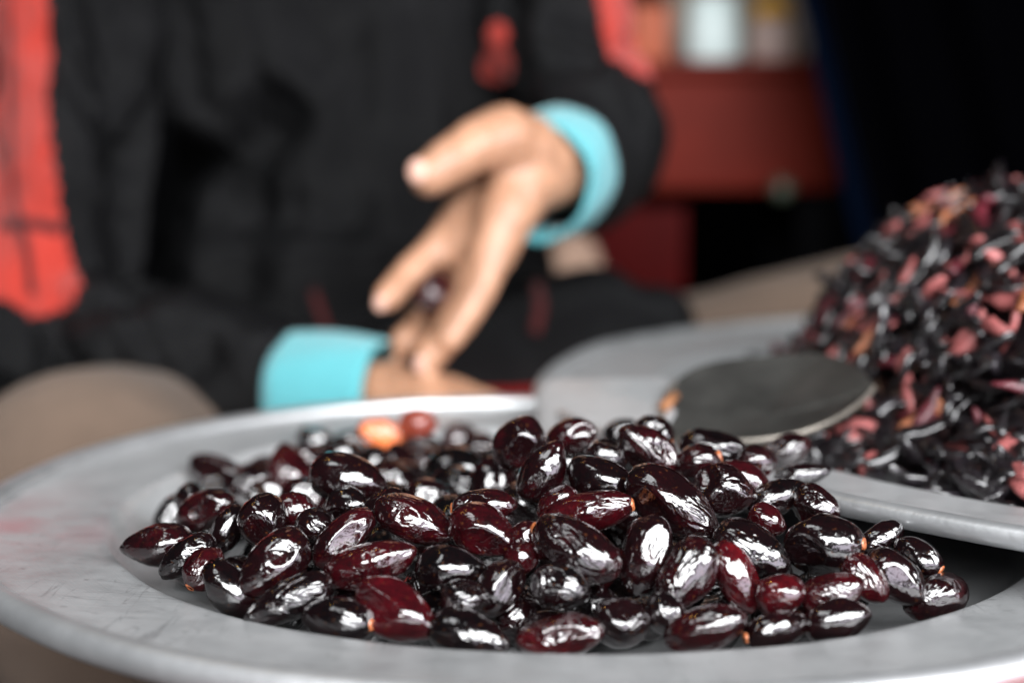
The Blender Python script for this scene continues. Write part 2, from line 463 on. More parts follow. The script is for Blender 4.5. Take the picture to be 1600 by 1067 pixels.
# ------------------------------------------------------------------ measured olives: centre, long axis, half length, half width, redness, scar, tip, label
OLIVES = [
 (-0.1343, -0.0892, 0.0076, -0.996, -0.01, -0.086, 0.0107, 0.0063, 0.45, 0, 0.9, 'long pointed olive lying alone at the far left of the heap'),
 (-0.1452, 0.0541, 0.001, 0.93, -0.211, -0.302, 0.012, 0.0061, 0.5, 0, 0.3, 'soft-focus olive at the upper left, apart on the bare tray floor'),
 (-0.1369, -0.0306, 0.0085, 0.749, -0.407, -0.523, 0.0064, 0.0053, 0.1, 0, 0.3, 'small black olive half hidden at the upper left edge of the heap'),
 (-0.1254, -0.0614, 0.0124, 0.9, -0.125, 0.417, 0.0095, 0.006, 0.5, 0, 0.3, 'plum olive with a broad lilac sheen on the upper left edge'),
 (-0.1287, 0.0285, 0.0013, 0.91, 0.049, 0.411, 0.0094, 0.0051, 0.2, 0, 0.3, 'slim black olive with a long highlight behind the left slope'),
 (-0.1114, 0.0294, 0.0059, -0.252, 0.448, 0.858, 0.0103, 0.0084, 0.8, 0, 0.7, 'red olive pointing upward behind the left slope'),
 (-0.0759, -0.0729, 0.0255, 0.963, -0.197, -0.184, 0.0123, 0.0073, 0.35, 0, 0.5, 'large brown-black olive with gold glints on the left crest'),
 (-0.0743, -0.0886, 0.0209, 0.801, -0.549, 0.241, 0.0068, 0.0053, 0.05, 0, 0.4, 'black olive in shadow under the large brown-black crest olive'),
 (-0.0994, -0.0972, 0.0169, 0.423, -0.361, -0.831, 0.0087, 0.0072, 0.35, 0, 0.3, 'mottled brown olive standing upright on the left slope'),
 (-0.1133, -0.0866, 0.0122, -0.516, -0.272, -0.812, 0.008, 0.0047, 0.05, 0, 0.3, 'narrow black olive with a yellow glint on the left slope'),
 (-0.122, -0.1032, 0.0081, -0.834, -0.235, -0.499, 0.0089, 0.0051, 0.1, 0, 0.5, 'black olive leaning on the far-left pointed olive'),
 (-0.1151, -0.1154, 0.0069, 0.439, 0.652, 0.618, 0.0067, 0.0055, 0.75, 1, 0.3, 'red olive with its pale stem scar facing down at the left edge'),
 (-0.0913, -0.0878, 0.0181, 0.931, -0.211, -0.297, 0.007, 0.0057, 0.7, 1, 0.4, 'red olive with an orange stem scar below the left crest'),
 (-0.1044, -0.1251, 0.0038, 0.747, -0.165, -0.644, 0.0106, 0.0063, 0.1, 0, 0.4, 'blue-black olive at the left front touching the tray lip'),
 (-0.0917, -0.1254, 0.0115, -0.685, -0.416, -0.598, 0.0113, 0.0075, 0.45, 0, 0.4, 'large dark olive with a jagged white streak at the left front'),
 (-0.0855, -0.1379, 0.0045, -0.887, -0.223, -0.404, 0.012, 0.0053, 0.1, 0, 0.5, 'flattened black olive with a grey sheen resting on the left tray lip'),
 (-0.0706, -0.1463, 0.0016, -0.937, 0.348, 0.029, 0.0101, 0.006, 0.1, 1, 0.3, 'black olive with a bright orange stem scar in the front row'),
 (-0.0725, -0.1124, 0.0157, -0.701, -0.255, -0.666, 0.0104, 0.0056, 0.6, 0, 0.4, 'red olive with a long white streak left of the middle'),
 (-0.0634, -0.1269, 0.0117, 0.934, -0.135, 0.33, 0.013, 0.0061, 0.75, 0, 0.6, 'wine-red olive with a swirling loop highlight, left of the middle'),
 (-0.0548, -0.145, 0.0036, 0.842, -0.389, -0.374, 0.0127, 0.0071, 0.85, 0, 0.3, 'big bright red dented olive in the front row, left half'),
 (-0.0518, -0.1078, 0.0204, 0.922, -0.214, -0.322, 0.0122, 0.0066, 0.6, 0, 0.7, 'wine-red olive with its tip pointing right, left of the centre'),
 (-0.0625, -0.0925, 0.0214, -0.888, -0.055, -0.456, 0.0069, 0.0048, 0.3, 0, 0.3, 'brown olive tucked behind the wine-red olive left of the centre'),
 (-0.03, -0.1159, 0.0194, 0.846, -0.388, -0.366, 0.0106, 0.0068, 0.7, 0, 0.8, 'smooth crimson olive with a bright pointed tip near the centre'),
 (-0.0302, -0.1004, 0.0229, 0.992, -0.075, 0.105, 0.0095, 0.0051, 0.6, 1, 0.3, 'crimson olive with an orange stem scar behind the smooth crimson one'),
 (-0.0191, -0.0567, 0.0347, 0.644, -0.084, 0.76, 0.0092, 0.0075, 0.5, 0, 0.3, 'plump dark red olive on the crest at the centre'),
 (-0.0408, 0.0175, 0.0106, -0.564, 0.7, 0.438, 0.0088, 0.0072, 0.5, 1, 0.3, 'blurred red olive with an orange scar behind the centre'),
 (-0.025, -0.1362, 0.0079, -0.609, -0.346, -0.714, 0.0083, 0.006, 0.3, 0, 0.3, 'dark olive with a thick slanted white band, centre front'),
 (-0.0186, -0.1257, 0.0134, 0.714, -0.092, 0.694, 0.0052, 0.0041, 0.85, 0, 0.4, 'small bright red olive wedged in the centre'),
 (-0.0399, -0.131, 0.0118, 1.0, -0.002, -0.019, 0.0095, 0.0061, 0.02, 0, 0.5, 'jet black wrinkled olive with a jagged grey sheen'),
 (-0.0335, -0.1507, -0.0018, 0.966, -0.195, -0.171, 0.011, 0.0062, 0.05, 0, 0.4, 'black olive with two white vertical bars in the front row'),
 (-0.0351, -0.1419, 0.0061, 0.986, -0.02, -0.168, 0.0065, 0.005, 0.1, 0, 0.3, 'black olive in shadow just above the front row'),
 (-0.0078, -0.1509, -0.0017, 0.973, -0.154, 0.172, 0.0117, 0.0058, 0.8, 0, 0.4, 'bright red olive with round highlights in the middle of the front row'),
 (-0.0166, -0.1162, 0.0173, 0.997, -0.01, -0.079, 0.0053, 0.0044, 0.7, 0, 0.3, 'crimson olive mostly hidden, only a sliver showing near the centre'),
 (-0.0034, -0.1309, 0.0176, 0.838, -0.39, -0.382, 0.013, 0.0076, 0.4, 1, 0.3, 'large brown-red olive with a dented white highlight right of the centre'),
 (-0.0075, -0.1406, 0.0091, 0.894, -0.374, -0.247, 0.0077, 0.0063, 0.1, 0, 0.4, 'black olive with a folded lilac facet under the large brown-red one'),
 (0.005, -0.1241, 0.0108, 0.7, 0.085, 0.709, 0.0063, 0.0052, 0.8, 0, 0.3, 'mottled red olive wedged below the large brown-red one'),
 (0.0012, -0.1079, 0.0228, -0.964, 0.148, -0.221, 0.0137, 0.0056, 0.75, 1, 0.5, 'long red olive with an orange stem scar at its right end'),
 (-0.0072, -0.099, 0.0233, -0.836, -0.065, -0.544, 0.0069, 0.0049, 0.8, 0, 0.3, 'red olive behind the long red scarred one'),
 (0.0288, -0.1063, 0.0244, 0.736, -0.332, -0.59, 0.0169, 0.0082, 0.3, 0, 0.9, 'largest olive, dark, with its tapered tip pointing down to the right'),
 (0.0078, -0.0907, 0.0285, 0.905, -0.219, -0.366, 0.0112, 0.0068, 0.15, 0, 0.5, 'black olive with a torn white highlight behind the largest one'),
 (-0.0118, -0.0845, 0.0298, 0.428, -0.067, 0.901, 0.0103, 0.0067, 0.5, 0, 0.5, 'dark red olive standing upright on the centre crest'),
 (-0.0013, -0.0447, 0.0344, 0.902, -0.125, 0.413, 0.009, 0.0057, 0.6, 0, 0.4, 'red olive with a curved tip on the crest right of the centre'),
 (0.0251, -0.0619, 0.033, -0.752, -0.097, 0.652, 0.0112, 0.0068, 0.6, 0, 0.6, 'olive with a broad white patch topping the heap'),
 (0.0287, -0.0387, 0.034, -0.649, 0.736, 0.195, 0.0076, 0.0063, 0.1, 1, 0.3, 'black olive with a round orange stem scar at the top of the heap'),
 (0.0214, 0.0165, 0.024, 0.806, 0.07, 0.587, 0.0067, 0.0055, 0.05, 0, 0.3, 'small black olive peeking out behind the top of the heap'),
 (0.0484, -0.049, 0.0311, 0.967, -0.195, -0.164, 0.0119, 0.0061, 0.15, 0, 0.4, 'black olive with a curved white band on the upper right crest'),
 (0.0408, -0.0643, 0.03, -0.964, 0.148, -0.221, 0.0074, 0.0053, 0.5, 1, 0.3, 'olive with an orange scar and crinkled sheen on the upper right crest'),
 (0.0457, -0.0919, 0.0266, 0.969, -0.194, -0.156, 0.0093, 0.0076, 0.4, 0, 0.8, 'dark olive with a straight white stripe right of the largest one'),
 (0.0529, -0.0799, 0.0264, 0.951, -0.037, -0.308, 0.0101, 0.0058, 0.75, 0, 0.3, 'red olive behind the dark striped one on the right'),
 (0.0103, -0.0651, 0.0318, 0.955, -0.035, -0.293, 0.0065, 0.0053, 0.1, 0, 0.3, 'black olive in shade between the crest olives'),
 (0.0173, -0.1276, 0.0149, -0.296, -0.367, -0.882, 0.0113, 0.0069, 0.35, 0, 0.7, 'upright dark olive with a long pale reflection, right of the centre'),
 (0.0289, -0.1352, 0.0104, -0.572, -0.35, -0.742, 0.0115, 0.0071, 0.5, 0, 0.4, 'broad wrinkled olive leaning left, right of the centre'),
 (0.0222, -0.1448, 0.0028, 0.742, -0.08, -0.666, 0.0061, 0.005, 0.1, 0, 0.3, 'black olive in shadow under the broad wrinkled one'),
 (0.0438, -0.1323, 0.0099, 0.411, -0.361, -0.837, 0.0108, 0.0053, 0.95, 0, 0.2, 'bright cherry-red olive with an oval dent near its lower end'),
 (0.0496, -0.1234, 0.0155, 0.83, -0.316, -0.46, 0.0118, 0.0067, 0.15, 0, 0.3, 'grey-sheened black olive above the cherry-red one'),
 (0.0552, -0.1387, 0.0065, 0.833, -0.199, 0.516, 0.0068, 0.0056, 0.85, 0, 0.3, 'magenta-red olive at the lower right of the heap'),
 (0.0326, -0.1508, 0.0004, 0.938, -0.136, 0.32, 0.0107, 0.0056, 0.6, 0, 0.4, 'red-brown olive with a deep crease in the front row, right half'),
 (0.0522, -0.1486, -0.0007, 0.954, 0.201, 0.221, 0.0088, 0.005, 0.25, 1, 0.4, 'black olive with an orange scar at its left end in the front row'),
 (0.0094, -0.1483, 0.0014, 0.983, -0.166, 0.077, 0.0079, 0.0062, 0.15, 0, 0.4, 'black olive with a flat white highlight in the front row, right of the middle'),
 (0.0715, -0.1204, 0.0163, -0.903, 0.41, -0.132, 0.011, 0.0083, 0.1, 1, 0.3, 'big round black olive with a tan stem scar on the right shoulder'),
 (0.1045, -0.1251, 0.001, -0.939, -0.208, -0.275, 0.0099, 0.0062, 0.4, 0, 0.3, 'lone olive lying apart at the far right on the tray lip'),
 (0.0704, -0.1457, 0.0011, 0.943, -0.138, 0.303, 0.0092, 0.0055, 0.3, 0, 0.4, 'dark olive with a branching white patch at the right end of the front row'),
 (0.0713, -0.1364, 0.0058, 0.932, -0.135, 0.336, 0.0087, 0.0053, 0.7, 0, 0.3, 'red olive with gold glints behind the right end of the front row'),
 (0.0817, -0.1301, 0.0087, 0.623, -0.345, -0.702, 0.0081, 0.0048, 0.8, 0, 0.3, 'narrow red olive under the big round black one'),
 (0.092, -0.1267, 0.0079, 0.712, -0.335, -0.617, 0.0094, 0.0061, 0.3, 0, 0.3, 'dark olive with a thin gold line on the right side'),
 (0.092, -0.1064, 0.0136, 0.856, 0.062, 0.513, 0.0079, 0.0045, 0.2, 0, 0.5, "olive with a long bluish highlight beside the far tray's rim"),
 (0.1014, -0.1155, 0.0112, -0.764, 0.478, 0.434, 0.0075, 0.0048, 0.1, 1, 0.3, 'black olive with an orange scar in the shade of the far tray'),
 (0.0754, -0.0916, 0.0209, 0.782, -0.402, -0.477, 0.0075, 0.0058, 0.5, 0, 0.3, "olive with an oval white highlight against the far tray's rim"),
 (0.0629, -0.0873, 0.0228, 0.919, 0.047, 0.391, 0.0094, 0.0051, 0.05, 0, 0.6, 'pointed black olive on the right crest'),
 (0.0576, -0.1039, 0.0191, 0.857, -0.31, -0.412, 0.0057, 0.0047, 0.7, 0, 0.3, 'small red olive with a white cap on the right slope'),
 (0.078, -0.0561, 0.0234, 0.985, 0.021, 0.173, 0.0088, 0.0037, 0.2, 0, 0.4, "slim grey-lit olive lying on the far tray's brim"),
 (0.0618, -0.0555, 0.0279, 0.979, 0.024, 0.201, 0.0066, 0.0054, 0.5, 0, 0.3, 'blurred lilac olive at the right back of the heap'),
 (0.0788, -0.0255, 0.0258, 0.946, 0.039, 0.323, 0.0079, 0.0053, 0.5, 0, 0.3, 'blurred lilac olive farthest back on the right'),
 (-0.0599, 0.0881, -0.0034, 0.978, 0.025, 0.208, 0.0101, 0.007, 0.2, 0, 0.3, 'out-of-focus olive with a white bar in the hollow behind the heap'),
 (-0.0637, 0.1142, -0.0012, 0.998, -0.007, -0.061, 0.0097, 0.007, 0.3, 0, 0.3, 'out-of-focus olive at the back beside the split orange one'),
 (-0.0811, 0.0724, 0.0018, 0.931, -0.134, 0.341, 0.008, 0.0066, 0.2, 0, 0.3, 'out-of-focus olive behind the large brown-black crest olive'),
 (-0.113, 0.1147, 0.0027, 0.984, -0.167, 0.062, 0.0079, 0.0064, 0.05, 0, 0.3, 'blurred black olive farthest back on the left'),
 (-0.0964, 0.1144, 0.0003, 0.996, 0.011, 0.091, 0.0097, 0.0064, 0.1, 0, 0.3, 'blurred black olive second from the back on the left'),
 (-0.0358, 0.0949, 0.0027, 0.992, 0.015, 0.123, 0.0093, 0.0068, 0.4, 0, 0.3, 'blurred olive at the back, left of the centre crest'),
 (-0.0484, 0.0531, -0.0039, 0.994, 0.014, 0.113, 0.0095, 0.0066, 0.3, 0, 0.3, 'dim olive in the hollow left of the centre crest'),
 (-0.0545, 0.0184, -0.0021, 0.958, 0.034, 0.285, 0.008, 0.0063, 0.2, 0, 0.3, 'dark olive with a gold glint in the hollow'),
 (-0.023, -0.0003, 0.0091, 0.759, -0.274, 0.591, 0.0074, 0.006, 0.4, 1, 0.3, 'dark olive with a small orange dot under the plump crest olive'),
 (-0.0476, 0.1394, -0.0011, 0.987, 0.019, 0.157, 0.0085, 0.007, 0.7, 0, 0.3, 'blurred red olive at the very back near the tray wall'),
 (-0.1165, 0.0137, 0.0, 0.878, -0.057, -0.475, 0.0079, 0.0062, 0.5, 0, 0.3, 'dim red olive on the left between the upright and the slim one'),
 (-0.0829, -0.098, 0.0074, 0.857, 0.061, 0.511, 0.0067, 0.0055, 0.05, 0, 0.3, 'black olive deep in the gap on the left'),
 (-0.1252, 0.0394, 0.0011, 0.951, 0.037, 0.306, 0.0094, 0.0067, 0.3, 0, 0.3, 'black olive behind the slim one at the upper left'),
 (-0.1081, 0.0546, 0.0057, 0.964, 0.032, 0.264, 0.0081, 0.0066, 0.4, 0, 0.3, 'blurred dark olive right of the red upward-pointing one'),
 (-0.0942, 0.0598, 0.0068, 0.94, 0.041, 0.339, 0.008, 0.0064, 0.15, 0, 0.3, "blurred black olive behind the large brown-black crest olive's left end"),
 (-0.1229, -0.0012, 0.0022, 0.919, -0.13, 0.372, 0.0074, 0.006, 0.2, 0, 0.3, 'dark olive filling the upper left slope'),
 (-0.0988, -0.0207, 0.0077, 0.98, -0.108, -0.169, 0.0078, 0.0063, 0.5, 0, 0.3, 'plum olive below the red upward-pointing one'),
 (-0.082, -0.1024, 0.0168, 0.881, -0.225, -0.417, 0.0065, 0.0053, 0.3, 0, 0.3, 'dark olive between the scarred red one and the streaked red one'),
 (-0.066, 0.0335, 0.0026, 0.992, 0.015, 0.127, 0.0082, 0.0067, 0.3, 0, 0.3, 'dim olive in the hollow right of the large brown-black crest olive'),
 (-0.0569, 0.0671, 0.0009, 0.952, -0.037, -0.305, 0.009, 0.0065, 0.5, 0, 0.3, 'dim plum olive in the hollow behind the centre'),
 (-0.0407, 0.0065, 0.0035, -0.949, 0.038, 0.314, 0.0072, 0.0059, 0.2, 0, 0.3, 'shadowed olive left of the centre crest'),
 (-0.0015, -0.0389, 0.0232, 0.965, 0.031, 0.261, 0.0074, 0.006, 0.2, 0, 0.3, 'shadowed olive between two centre crest olives'),
 (0.0553, -0.0389, 0.0225, -0.847, 0.063, 0.528, 0.0067, 0.0055, 0.3, 0, 0.3, 'shadowed olive on the right crest behind the black banded one'),
]
FILL = [
 (-0.1494, -0.0082, -0.0036, 0.402, 0.353, 0.845, 0.0111, 0.0074),
 (-0.1291, -0.0669, -0.004, 0.623, -0.739, -0.256, 0.0107, 0.0082),
 (-0.1321, -0.0462, -0.004, 0.965, 0.144, 0.217, 0.0139, 0.0087),
 (-0.1323, -0.0281, -0.004, -0.111, -0.987, 0.118, 0.011, 0.0074),
 (-0.1302, -0.0091, -0.0058, 0.948, 0.234, -0.218, 0.0115, 0.0076),
 (-0.1269, 0.0191, -0.0061, -0.49, -0.854, 0.173, 0.0097, 0.0074),
 (-0.1411, 0.0389, -0.0047, 0.471, 0.881, 0.047, 0.013, 0.009),
 (-0.1309, 0.0608, -0.0048, -0.886, 0.452, 0.102, 0.0117, 0.0086),
 (-0.1287, 0.0762, -0.004, -0.937, 0.337, 0.095, 0.0116, 0.0074),
 (-0.109, -0.0895, -0.004, -0.857, 0.51, -0.074, 0.0123, 0.0087),
 (-0.1053, -0.0633, -0.004, -0.828, 0.546, -0.128, 0.0109, 0.008),
 (-0.1009, -0.043, -0.004, 0.955, 0.296, 0.031, 0.0104, 0.0072),
 (-0.106, -0.0214, -0.004, -0.825, -0.394, 0.406, 0.0102, 0.0073),
 (-0.1098, -0.0032, -0.004, -0.48, 0.673, -0.563, 0.0103, 0.0076),
 (-0.1035, 0.0168, -0.0042, 0.295, 0.943, 0.153, 0.0112, 0.0073),
 (-0.1079, 0.0402, -0.0059, 0.065, 0.968, -0.243, 0.0102, 0.0075),
 (-0.1058, 0.0621, -0.0054, -0.883, 0.175, 0.435, 0.0115, 0.0073),
 (-0.1105, 0.0816, -0.0039, 0.944, -0.222, 0.245, 0.0113, 0.0075),
 (-0.0906, -0.1118, -0.004, 0.324, -0.732, -0.599, 0.0115, 0.0074),
 (-0.0841, -0.0881, -0.004, -0.553, -0.827, -0.103, 0.0121, 0.008),
 (-0.0883, -0.0704, -0.004, -0.812, -0.57, 0.128, 0.0136, 0.0087),
 (-0.0856, -0.0482, -0.0007, 0.273, 0.084, 0.958, 0.0137, 0.0086),
 (-0.0898, -0.0225, -0.0043, -0.561, -0.44, 0.701, 0.0106, 0.0082),
 (-0.0906, -0.004, -0.004, -0.535, -0.805, 0.255, 0.0101, 0.0073),
 (-0.087, 0.0167, -0.004, 0.501, 0.812, 0.3, 0.014, 0.0089),
 (-0.0928, 0.0424, -0.0027, 0.937, -0.35, 0.008, 0.0107, 0.0073),
 (-0.088, 0.0567, -0.0052, -0.966, 0.232, 0.113, 0.0114, 0.0072),
 (-0.0927, 0.082, -0.0029, -0.253, 0.567, 0.784, 0.0123, 0.0085),
 (-0.0674, -0.1304, -0.004, -0.715, 0.65, 0.256, 0.0117, 0.0083),
 (-0.0682, -0.1096, -0.004, 0.821, -0.472, 0.32, 0.0133, 0.0086),
 (-0.0655, -0.0881, -0.004, 0.996, 0.006, -0.094, 0.0106, 0.0077),
 (-0.0655, -0.0643, -0.0032, 0.319, 0.899, 0.301, 0.0125, 0.0088),
 (-0.0647, -0.0457, -0.0048, 0.99, -0.084, 0.11, 0.0136, 0.0088),
 (-0.0608, -0.023, -0.0045, -0.283, 0.954, 0.102, 0.0103, 0.0073),
 (-0.0686, -0.0024, -0.0035, -0.348, -0.922, -0.169, 0.0134, 0.0089),
 (-0.0695, 0.0177, -0.005, 0.233, 0.954, 0.191, 0.0116, 0.0086),
 (-0.0739, 0.0438, -0.005, -0.951, -0.305, 0.059, 0.0119, 0.0087),
 (-0.0702, 0.0601, 0.0012, 0.031, 0.52, 0.853, 0.0129, 0.0081),
 (-0.0682, 0.0755, -0.0036, 0.335, -0.642, -0.69, 0.0117, 0.0086),
 (-0.0441, -0.1303, -0.004, -0.163, -0.986, -0.022, 0.0119, 0.0088),
 (-0.0483, -0.1107, -0.004, 0.269, -0.963, -0.03, 0.0115, 0.0088),
 (-0.045, -0.0857, -0.004, -0.169, 0.982, 0.081, 0.0102, 0.0077),
 (-0.0466, -0.0658, -0.004, -0.974, 0.215, 0.069, 0.0107, 0.0075),
 (-0.0428, -0.0441, -0.0041, -0.457, -0.805, 0.378, 0.0124, 0.0084),
 (-0.0424, -0.0227, -0.0041, 0.757, 0.471, -0.454, 0.0125, 0.008),
 (-0.0506, -0.0033, -0.0044, -0.18, -0.932, -0.314, 0.014, 0.0087),
 (-0.0403, 0.02, -0.0056, -0.485, -0.865, -0.132, 0.0113, 0.008),
 (-0.0429, 0.0362, -0.004, 0.976, 0.164, -0.14, 0.0108, 0.0075),
 (-0.0418, 0.0662, -0.0056, -0.901, -0.376, -0.215, 0.0112, 0.0079),
 (-0.0415, 0.0827, -0.0047, -0.964, 0.252, -0.088, 0.0129, 0.0089),
 (-0.019, -0.1246, -0.0038, 0.106, 0.994, 0.017, 0.0132, 0.0085),
 (-0.0274, -0.106, -0.0045, -0.028, 0.853, -0.521, 0.0107, 0.0075),
 (-0.0258, -0.0904, -0.0036, -0.889, -0.315, 0.333, 0.0115, 0.0075),
 (-0.0253, -0.0675, -0.0041, -0.243, -0.923, -0.296, 0.0123, 0.0079),
 (-0.0211, -0.0472, -0.0048, -0.99, -0.092, 0.11, 0.0127, 0.0089),
 (-0.0244, -0.0246, -0.0049, 0.321, 0.942, -0.094, 0.0114, 0.0081),
 (-0.0251, -0.0057, -0.004, 0.917, 0.294, 0.271, 0.0102, 0.0077),
 (-0.0233, 0.0213, -0.0041, -0.826, 0.509, -0.242, 0.0114, 0.0076),
 (-0.0227, 0.0366, -0.004, -0.846, 0.522, -0.108, 0.0118, 0.0076),
 (-0.0259, 0.0594, -0.0038, 0.975, 0.072, -0.209, 0.0122, 0.0082),
 (-0.0228, 0.078, -0.0039, 0.184, -0.612, 0.769, 0.0105, 0.0076),
 (-0.0105, -0.1389, -0.0062, 0.91, 0.407, -0.084, 0.0112, 0.0074),
 (0.0026, -0.1272, -0.0026, 0.064, 0.962, -0.265, 0.0119, 0.0087),
 (0.0, -0.1047, -0.004, -0.677, 0.704, 0.213, 0.0129, 0.0084),
 (-0.0084, -0.0879, -0.0016, -0.311, -0.357, -0.881, 0.0131, 0.0083),
 (-0.0041, -0.0641, -0.0044, 0.915, -0.098, -0.392, 0.0107, 0.0077),
 (-0.0015, -0.0458, -0.0042, -0.725, -0.575, 0.379, 0.0118, 0.008),
 (-0.0035, -0.0188, -0.004, 0.418, -0.818, 0.395, 0.0126, 0.0088),
 (0.0038, -0.0042, -0.004, 0.687, -0.546, -0.479, 0.0107, 0.0077),
 (-0.0057, 0.0235, -0.0038, 0.847, -0.531, -0.042, 0.0125, 0.008),
 (-0.0054, 0.0395, -0.0042, -0.36, 0.863, 0.355, 0.0103, 0.0074),
 (0.0182, -0.1263, -0.0046, 0.355, -0.901, 0.249, 0.0112, 0.0074),
 (0.0185, -0.1091, -0.0034, -0.766, 0.632, 0.118, 0.0115, 0.0086),
 (0.0157, -0.0862, -0.0028, 0.566, 0.668, 0.483, 0.0139, 0.009),
 (0.0156, -0.0687, -0.005, -0.361, -0.931, 0.053, 0.0104, 0.0073),
 (0.0158, -0.0451, -0.004, -0.573, 0.781, -0.247, 0.0111, 0.0078),
 (0.0216, -0.027, -0.004, 0.145, 0.926, 0.349, 0.0128, 0.0089),
 (0.039, -0.1292, -0.004, 0.149, 0.942, 0.301, 0.0105, 0.0074),
 (0.0425, -0.1076, -0.0041, -0.974, 0.224, 0.042, 0.0124, 0.0087),
 (0.0419, -0.083, -0.0039, -0.406, -0.913, 0.04, 0.0113, 0.0074),
 (0.0384, -0.0625, -0.004, 0.586, 0.432, 0.686, 0.0112, 0.008),
 (0.0329, -0.0446, -0.004, 0.861, -0.463, -0.212, 0.0116, 0.0086),
 (0.0607, -0.13, -0.0047, 0.8, -0.597, 0.065, 0.0132, 0.0086),
 (0.0616, -0.1106, -0.0041, 0.428, 0.889, 0.162, 0.0124, 0.0086),
 (0.0587, -0.0851, -0.0041, 0.95, -0.269, 0.159, 0.0114, 0.0078),
 (0.0783, -0.1033, -0.004, -0.935, 0.343, 0.087, 0.011, 0.0082),
 (-0.0658, -0.0399, 0.0108, -0.325, -0.937, 0.128, 0.0112, 0.0074),
 (-0.0641, -0.0218, 0.0115, 0.809, 0.365, -0.462, 0.0133, 0.009),
 (-0.0419, -0.0708, 0.0109, -0.506, 0.862, 0.037, 0.0127, 0.0085),
 (-0.0489, -0.0436, 0.0112, 0.967, 0.127, -0.22, 0.0125, 0.0079),
 (-0.0428, -0.0183, 0.011, 0.735, -0.671, 0.101, 0.0107, 0.0081),
 (-0.0432, -0.0022, 0.014, -0.978, -0.173, 0.115, 0.012, 0.0082),
 (-0.026, -0.065, 0.0111, -0.943, 0.009, 0.333, 0.0103, 0.0078),
 (-0.0195, -0.0494, 0.0115, 0.054, 0.998, -0.044, 0.011, 0.0078),
 (-0.0288, -0.0296, 0.0119, -0.212, -0.186, -0.959, 0.0132, 0.0088),
 (-0.0143, -0.0113, 0.0138, -0.935, 0.348, -0.066, 0.0116, 0.0075),
 (-0.0228, 0.0157, 0.0111, 0.999, -0.036, -0.035, 0.0123, 0.0089),
 (-0.0047, -0.0626, 0.0114, 0.853, 0.245, 0.461, 0.0128, 0.0082),
 (-0.0032, -0.0457, 0.0114, -0.89, 0.404, 0.214, 0.0127, 0.008),
 (-0.0092, -0.029, 0.0109, 0.427, 0.863, 0.271, 0.0127, 0.008),
 (-0.0008, -0.002, 0.011, 0.11, -0.82, 0.561, 0.0103, 0.0072),
 (-0.0039, 0.0168, 0.011, 0.083, 0.895, 0.437, 0.0116, 0.0078),
 (0.0169, -0.0643, 0.011, 0.294, -0.953, -0.075, 0.0116, 0.008),
 (0.015, -0.0473, 0.011, 0.877, -0.167, 0.449, 0.0096, 0.0073),
 (0.0081, -0.0201, 0.011, 0.39, 0.698, -0.6, 0.01, 0.0072),
 (0.0404, -0.0693, 0.011, -0.007, 0.997, -0.074, 0.0112, 0.0072),
]

# ------------------------------------------------------------------ setting
g = link("ground", mesh_from("ground", [(-8, -3, -0.47), (8, -3, -0.47), (8, 9, -0.47), (-8, 9, -0.47)], [(0, 1, 2, 3)], False), M['ground'])
tag(g, kind="structure")
w = link("stall_back_wall", from_bm("stall_back_wall", box_bm(0, 3.6, 1.0, 9.0, 0.12, 3.0)), M['wall'])
tag(w, kind="structure")

# ------------------------------------------------------------------ low red table that carries both trays
tbl = empty("low_table", (0.415, 0.13, -0.47))
tag(tbl, "low red painted table under both metal trays", "table")
TZ = -0.0185
top = link("table_top", from_bm("table_top", box_bm(0, 0, TZ + 0.47 - 0.0125, 1.07, 0.98, 0.025, 0.004), True), M['table'], tbl)
for sx in (-1, 1):
    for sy in (-1, 1):
        link("leg", from_bm("leg", box_bm(sx * 0.47, sy * 0.43, (TZ + 0.47 - 0.025) / 2, 0.05, 0.05, TZ + 0.47 - 0.025, 0.004)), M['table'], tbl)
link("apron", from_bm("apron", box_bm(0, -0.44, TZ + 0.47 - 0.065, 0.88, 0.02, 0.08, 0.003)), M['table'], tbl)


# ------------------------------------------------------------------ trays
def tray_profile(R, Rw, rimz, floor, bead, wall_run=0.02):
    pts = [(0.0, floor), (Rw * 0.5, floor)]
    r0 = Rw - wall_run
    for k in range(7):                                     # round foot of the wall, then its lip
        t = k / 6
        pts.append((r0 + wall_run * t, floor + (rimz - floor) * t**2.3))
    pts.append((Rw + 0.0012, rimz + 0.0005))
    pts.append((Rw + 0.004, rimz + 0.0007))
    pts.append((Rw + (R - Rw) * 0.5, rimz + 0.0022))
    cr, cz = R - bead, rimz + 0.0036 + bead * 0.1
    pts.append((cr - bead * 1.5, rimz + 0.0036))
    pts.append((cr - bead * 0.2, cz))
    th = 0.0014
    pts.append((cr - bead * 1.5, rimz + 0.0036 - th))
    pts.append((Rw + 0.004, rimz - th))
    for k in range(6, -1, -1):
        t = k / 6
        pts.append((r0 + wall_run * t + th, floor + (rimz - floor) * t**2.3 - th))
    pts.append((0.0, floor - th))
    return pts


def rim_profile(R, rimz, bead):
    cr, cz = R - bead, rimz + 0.0036 + bead * 0.1
    return [(cr + bead * math.cos(a), cz + bead * math.sin(a)) for a in [math.radians(150 - k * 24) for k in range(15)] + [math.radians(150)]]


def dent(V, seed, amp):
    f = rand_noise(seed)
    P = np.array(V)
    q = P.copy()
    P[:, 2] += amp * f(q * 9.0 + 3.1) + 0.35 * amp * f(q * 31.0 + 7.7)
    rr = np.hypot(P[:, 0], P[:, 1])
    s = 1 + 0.006 * f(np.c_[q[:, 0] * 5 / (rr + .02), q[:, 1] * 5 / (rr + .02), q[:, 2] * 0 + 2.5]) * (rr / (rr.max()))**3
    P[:, 0] *= s; P[:, 1] *= s
    return P


